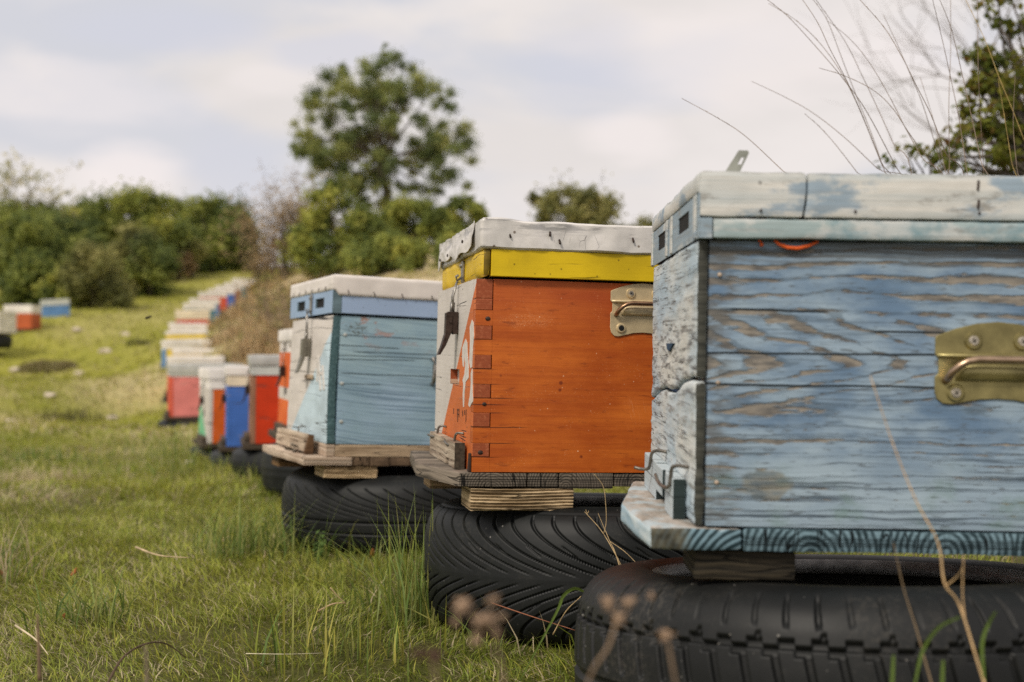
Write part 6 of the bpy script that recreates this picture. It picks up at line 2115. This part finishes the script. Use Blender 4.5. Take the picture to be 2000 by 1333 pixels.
tuft(60, 945, 3.9, 420, .13, .04, .12, .0030, 'pale dry grass patch on the left of the meadow', PS, bendm=.7)
tuft(135, 825, 7.8, 260, .16, .06, .18, .007, 'dark rough grass clump in the middle distance left', [(.12, .12, .04), (.2, .18, .07), (.1, .09, .04)], bendm=.5)
def mound(px, py, D, rx, ry, h, n, label):
    p = at(px, py, hit(px, py, D))
    x0, y0 = p.x, p.y
    z0 = float(gz(x0, y0))
    a, r_ = rng.uniform(0, 6.28, n), np.sqrt(rng.uniform(0, 1, n))
    x, y = np.cos(a) * r_ * rx, np.sin(a) * r_ * ry
    dome = h * np.clip(1 - r_ ** 2, 0, 1) ** 0.8 * (0.7 + 0.6 * vnoise(x * 6 + 3, y * 6, 4))
    B = np.stack([x, y, gz(x + x0, y + y0) - z0 + dome - .015], 1)
    pal = np.array([(.28, .24, .10), (.36, .30, .14), (.42, .35, .19), (.26, .25, .08)])
    C = pal[rng.integers(0, 4, n)] * rng.uniform(.7, 1.2, (n, 1))
    V, Q, T, C = blade_arrays(B, rng.uniform(.05, .13, n), np.full(n, .012), rng.uniform(0, 6.28, n), np.abs(rng.normal(.8, .3, n)), C)
    o = np_mesh('grass_mound', V, Q, T, C, MAT_GRASS)
    o.location = (x0, y0, z0)
    prop(o, label, 'grass mound')


mound(92, 726, 13.0, .44, .42, .09, 2600, 'low dark dry mound of matted grass on the left slope')
tuft(275, 676, 15.0, 220, .12, .06, .16, .012, 'small dark tuft on the slope left of the white lidded hives', [(.1, .1, .035), (.14, .13, .05)], bendm=.5)
tuft(30, 905, 4.8, 260, .22, .05, .13, .0045, 'darker green grass band at the left picture edge', PG[:2], bendm=.5)


def weed(px, py, D, n, h, label, seed):
    g = random.Random(seed)
    p = at(px, py, hit(px, py, D))
    e = empty('leafy_weed', (p.x, p.y, float(gz(p.x, p.y))), None, label, 'weed')
    G, P, N, S = Geo(), [], [], []
    for k in range(n):
        a, L = g.uniform(0, 6.28), h * g.uniform(.6, 1.1)
        pts = [Vector((0, 0, 0)), Vector((math.cos(a) * .15 * L, math.sin(a) * .15 * L, L * .5)), Vector((math.cos(a) * .4 * L, math.sin(a) * .4 * L, L))]
        G.tube([tuple(q) for q in catmull([tuple(q) for q in pts], 3)], .0009, 5)
        for t in np.linspace(.25, 1, 7):
            q = pts[0].lerp(pts[1], t * 2) if t < .5 else pts[1].lerp(pts[2], t * 2 - 1)
            for s in (-1, 1):
                o = Vector((math.cos(a + 1.57 * s), math.sin(a + 1.57 * s), .4)) * .006
                P.append(tuple(q + o)); N.append((g.gauss(0, .4), g.gauss(0, .4) - .3, .8)); S.append(.012 * g.uniform(.6, 1.2))
    G.build('stem', plain('weed_stem', (.12, .17, .05), .6, 0, .2, 50, 0), e)
    N = np.array(N)
    N /= np.linalg.norm(N, axis=1)[:, None]
    V, Q, C = leaf_quads(np.array(P), N, np.array(S), np.tile(np.array([.11, .18, .045]), (len(P), 1)) * rng.uniform(.7, 1.3, (len(P), 1)), .75)
    np_mesh('foliage', V, Q=Q, col=C, mats=MAT_LEAF, parent=e)


weed(592, 1085, 2.68, 7, .10, 'clover like leafy weed at the front of the pale blue hive tyre', 3)
weed(620, 1100, 2.6, 5, .06, 'low leafy weed right beside the clover like one', 4)
weed(1010, 1235, 1.86, 5, .07, 'leafy weed at the foot of the orange hive tyre', 5)


def stick(name, cat, pts, r, mat, label, n=5, group=None, parent=None, forks=()):
    w_ = [at(*p) for p in pts]
    P = catmull([tuple(p) for p in w_], n)
    m_ = len(P)
    rr = [r * (1.0 - 0.68 * k / m_) for k in range(m_)]
    G = Geo().tube([tuple(p) for p in P], rr, 7)
    for f in forks:
        Pf = catmull([tuple(at(*p)) for p in f], n)
        G.tube([tuple(p) for p in Pf], [r * .6 * (1 - .4 * k / len(Pf)) for k in range(len(Pf))], 6)
    return prop(G.build(name, mat, None, smooth=True), label, cat, group)


MAT_STALKY = plain('sunlit_dry_stem', lin(196, 164, 120), 0.6, 0, 0.25, 50, 0)  # lit copy of the stem colour, sunlight painted in
stick('dry_stalk', 'dry stalk', [(1975, 1480, .98), (1922, 1333, 1.0), (1875, 1185, 1.02), (1845, 1140, 1.02), (1832, 1060, 1.03), (1790, 980, 1.04), (1745, 870, 1.05), (1700, 735, 1.06)], .0012, MAT_STALKY,
      'forked dry stalk rising in front of the nearest hive at the lower right', forks=[[(1885, 1215, 1.02), (1880, 1160, 1.02), (1882, 1085, 1.02)], [(1848, 1145, 1.02), (1868, 1128, 1.01), (1880, 1112, 1.0)]])
stick('dry_stalk', 'dry stalk', [(1850, 1440, 1.02), (1815, 1320, 1.04), (1790, 1230, 1.05), (1765, 1150, 1.06), (1745, 1060, 1.07)], .0011, plain('shaded_dry_stem', lin(120, 102, 78), .7, 0, .2, 50, 0),  # darker copy of the stem colour, shade painted in
      'thinner dry stalk left of the forked one')
g_blade = plain('fresh_blade', (.15, .22, .05), .5, 0, .25, 60, 0)


def broad_blade(pts, w, label):
    P = catmull([tuple(at(*p)) for p in pts], 6)
    m_ = len(P)
    V, Q = [], []
    for k, p in enumerate(P):
        ww = w * math.sin(math.pi * min(.97, .12 + .85 * (1 - k / m_))) + .0003
        d = Vector(P[min(k + 1, m_ - 1)]) - Vector(P[max(k - 1, 0)])
        s = d.cross(Vector((0, 1, 0.3))).normalized() * ww
        V += [tuple(Vector(p) - s), (p[0], p[1] + ww * .5, p[2]), tuple(Vector(p) + s)]
        if k:
            a = (k - 1) * 3
            Q += [(a, a + 1, a + 4, a + 3), (a + 1, a + 2, a + 5, a + 4)]
    o = np_mesh('wild_grass', V, Q=np.array(Q), col=np.tile(np.array([.16, .235, .05]), (len(V), 1)), mats=MAT_GRASS, smooth=True)
    return prop(o, label, 'wild grass')


broad_blade([(1770, 1430, 1.0), (1790, 1320, 1.0), (1805, 1265, 1.0), (1835, 1225, .99), (1875, 1205, .98)], .0013, 'green blade bending right in front of the nearest tyre')
broad_blade([(1925, 1430, 1.0), (1922, 1330, 1.0), (1918, 1260, 1.0), (1930, 1220, 1.0), (1945, 1195, .99)], .0013, 'green upright blade behind the forked dry stalk')
broad_blade([(1738, 1430, .98), (1742, 1340, .98), (1745, 1280, .98)], .0013, 'short green blade at the lower edge, left of the bending blade')
broad_blade([(1838, 1430, .98), (1840, 1340, .98), (1842, 1290, .98)], .0013, 'short green blade tip at the lower edge below the dry stalks')
broad_blade([(1015, 1330, 1.55), (1085, 1200, 1.6), (1100, 1165, 1.62), (1122, 1150, 1.63), (1145, 1158, 1.64)], .0022, 'arching green blade between the two nearest tyres')

SPR = 'dry sprigs in front of the orange hive tyre'
stick('dry_sprig', 'dry sprig', [(1265, 1240, 1.66), (1225, 1130, 1.7), (1180, 1045, 1.74), (1142, 1000, 1.76)], .0010, MAT_STRAW, 'dry forked sprig crossing the tyre below the orange hive',
      forks=[[(1179, 1044, 1.74), (1184, 1020, 1.74), (1183, 985, 1.74), (1178, 950, 1.74), (1160, 926, 1.74)], [(1148, 1007, 1.76), (1146, 1001, 1.76), (1144, 996, 1.76)], [(1146, 1004, 1.76), (1149, 1001, 1.76), (1150, 998, 1.76)]], group=SPR)
stick('dry_sprig', 'dry sprig', [(1240, 1210, 1.66), (1205, 1090, 1.7), (1190, 1055, 1.72), (1168, 1003, 1.74)], .0008, MAT_STRAW, 'straight dry sprig just right of the forked one', group=SPR, forks=[[(1192, 1058, 1.72), (1225, 1082, 1.70), (1260, 1120, 1.68)]])
stick('dry_sprig', 'dry sprig', [(960, 1178, 1.75), (1040, 1205, 1.72), (1125, 1232, 1.68)], .0009, plain('reddish_stem', lin(150, 96, 70), .7), 'reddish dry stem lying across the gap between tyres', group=SPR)
stick('dry_sprig', 'dry sprig', [(1080, 1240, 1.7), (1105, 1195, 1.68), (1135, 1165, 1.66)], .0010, MAT_STRAW, 'pale dry stem crossing behind the arching blade', group=SPR)

# seed heads close to the lens
def seed_head(label, stem, head, mat, heads, r, stem_r=.0009):
    e = empty('seed_head', at(*stem[0]), None, label, 'seed head')
    o0 = Vector(e.location)
    P = catmull([tuple(at(*p) - o0) for p in stem], 5)
    Geo().tube([tuple(p) for p in P], stem_r, 7).build('stem', mat[0], e, smooth=True)
    g = random.Random(int(stem[0][0]))
    for (px, py, D, rr) in heads:
        c = at(px, py, D) - o0
        G = Geo()
        for k in range(16):
            d = Vector((g.gauss(0, 1), g.gauss(0, 1), g.gauss(0, 1))).normalized()
            G.tube([tuple(c), tuple(c + d * rr * .6), tuple(c + d * rr * g.uniform(.8, 1.25))], [rr * .16, rr * .2, rr * .05], 5)
        G.ball(tuple(c), rr * .55, 8, 6)
        G.build('flower_head', mat[1], e, smooth=True)
    return e


m_s1, m_s2 = plain('dead_stem', lin(140, 118, 96), .8), plain('tan_dead_flower', lin(146, 122, 100), .85, 0, .35, 300, 0)
m_s3 = plain('dark_dead_flower', lin(78, 58, 46), .85, 0, .35, 300, 0)
seed_head('blurred brown dead flower cluster low in front of the orange hive tyre', [(1000, 1480, .64), (985, 1340, .64), (965, 1240, .64), (945, 1200, .64)], None, (m_s1, m_s2),
          [(905, 1185, .64, .0058), (945, 1215, .63, .0066), (962, 1172, .65, .004), (930, 1250, .64, .004), (980, 1205, .65, .0032), (890, 1215, .64, .003), (968, 1235, .63, .0035)], 0)
seed_head('blurred dark dead flower at the lower edge left of the nearest tyre', [(880, 1480, .60), (862, 1380, .60), (845, 1290, .60)], None, (m_s1, m_s3), [(818, 1278, .60, .0045), (850, 1280, .60, .0048)], 0)
seed_head('blurred tan dead flower in front of the nearest tyre', [(1120, 1500, .70), (1150, 1330, .70), (1190, 1260, .70), (1208, 1190, .70)], None, (m_s1, m_s2),
          [(1188, 1180, .70, .0052), (1228, 1178, .70, .0050), (1208, 1208, .70, .0050)], 0)
seed_head('blurred small round dead flower right of the tan one', [(1340, 1500, .72), (1325, 1370, .72), (1303, 1245, .72)], None, (m_s1, m_s2), [(1302, 1240, .72, .0052), (1272, 1165, .73, .003)], 0)

STEMS = 'dead upright stems at the lower left'
stick('dead_plant', 'dead plant', [(290, 1420, 1.0), (287, 1330, 1.0), (285, 1262, 1.0)], .0026, plain('grey_dead_stem', lin(120, 106, 88), .8), 'dead grey stem poking up at the bottom edge', group=STEMS)
stick('dead_plant', 'dead plant', [(78, 1330, 1.25), (76, 1270, 1.25), (73, 1200, 1.25)], .0026, plain('brown_dead_stem', lin(126, 104, 82), .8), 'dead brown stem near the lower left corner', group=STEMS)
stick('twig', 'twig', [(205, 1345, 1.45), (240, 1285, 1.5), (285, 1258, 1.55), (325, 1258, 1.6), (362, 1284, 1.62)], .0018, plain('brown_twig', lin(92, 74, 58), .8), 'curved brown twig lying in the grass at the lower left')
stick('twig', 'twig', [(265, 1069, 2.45), (310, 1085, 2.4), (370, 1090, 2.4)], .0022, plain('pale_twig', lin(190, 168, 134), .8), 'pale bare twig lying on the grass in the middle left')
stick('twig', 'twig', [(30, 1222, 1.85), (70, 1250, 1.8), (95, 1280, 1.78)], .0018, plain('pale_straw_twig', lin(196, 180, 150), .8), 'pale straw lying on the grass at the lower left corner')
stick('twig', 'twig', [(480, 1277, 1.72), (560, 1278, 1.72), (630, 1276, 1.72)], .0006, plain('white_straw', lin(206, 196, 168), .8), 'thin white straw lying level in the grass at the bottom')
stick('twig', 'twig', [(620, 1195, 2.12), (650, 1180, 2.1), (675, 1178, 2.1)], .0016, plain('litter_twig', lin(178, 150, 120), .8), 'short dry twig on the bare patch in front of the tyres', forks=[[(645, 1148, 2.1), (660, 1165, 2.1), (676, 1180, 2.1)]])

# pale dead leaves, stones
leafm = [plain('dead_leaf_orange', lin(164, 104, 60), .7, 0, .25, 80), plain('dead_leaf_pale', lin(200, 176, 144), .75, 0, .2, 80)]
for i, (px, py, D, s, m_, lab) in enumerate(((515, 1108, 2.55, .022, 1, 'pale curled dead leaf beside the lush tuft'), (435, 1078, 2.55, .016, 1, 'whitish dead leaf in the grass left of the lush tuft'),
                                             (138, 1140, 2.15, .022, 0, 'rust orange dead blade standing in the grass on the left'), (10, 1160, 2.0, .022, 0, 'rust orange dead leaf at the left picture edge'),
                                             (725, 1110, 2.3, .026, 0, 'orange tinted dead leaf near the orange hive tyre'), (125, 1225, 1.85, .018, 0, 'small rust leaf above the lower left corner'))):
    p = at(px, py, hit(px, py, D))
    z = float(gz(p.x, p.y))
    G = Geo()
    V, Fs = [], []
    s *= 0.62
    for a in range(7):
        t = a / 6
        ww = s * .32 * math.sin(math.pi * (.08 + .86 * t))
        V += [(-ww, s * .2 * math.sin(t * 3), t * s * 1.5), (0, s * (.2 * math.sin(t * 3) - .10), t * s * 1.5), (ww, s * .2 * math.sin(t * 3), t * s * 1.5)]
        if a:
            b = (a - 1) * 3
            Fs += [(b, b + 1, b + 4, b + 3), (b + 1, b + 2, b + 5, b + 4)]
    G.add(V, Fs)
    o = G.build('dead_leaf', leafm[m_], None, smooth=True)
    so = o.modifiers.new('thick', 'SOLIDIFY')
    so.thickness = .0006
    o.location = (p.x, p.y, z + .012)
    o.rotation_euler = (rnd.uniform(-.6, .3), rnd.uniform(-.8, .8), rnd.uniform(0, 6))
    prop(o, lab, 'dead leaf')
stone_m = plain('pale_limestone', lin(206, 192, 174, .9), .85, 0, .2, 12, .4, bd=.01)
for (px, py, D, s, lab) in ((218, 823, 8.2, .055, 'pale stone in the grass left of the pink hive'), (28, 729, 14.5, .085, 'pale round stone on the slope at the far left'), (205, 690, 14.5, .11, 'broad whitish stone in the middle of the slope'),
                            (245, 657, 17.5, .10, 'whitish stone high on the slope below the bee'), (150, 647, 19, .10, 'flat pale stone below the light blue hive'), (155, 733, 11.6, .08, 'flat tan stone right of the dark grass mound'),
                            (370, 912, 4.7, .03, 'small tan stone in front of the cobalt blue hive'), (20, 828, 7.8, .05, 'tan stone at the left edge of the meadow'), (98, 783, 8.8, .055, 'flat tan stone left of the rough grass clump')):
    p = at(px, py, hit(px, py, D))
    z = float(gz(p.x, p.y))
    o = rough_box('stone', (-s, -s * .7, -s * .35), (s, s * .7, s * .55), (8, 8, 6), s * .45, 1.1 / s, stone_m, None, px * .13, s * .35)
    for v in o.data.vertices:
        l = Vector((v.co.x / s, v.co.y / (s * .7), v.co.z / (s * .5)))
        if l.length > 1: v.co = v.co * (0.35 + 0.65 / l.length)
    o.location = (p.x, p.y, z + s * .12)
    prop(o, lab, 'stone', 'pale stones scattered over the meadow')
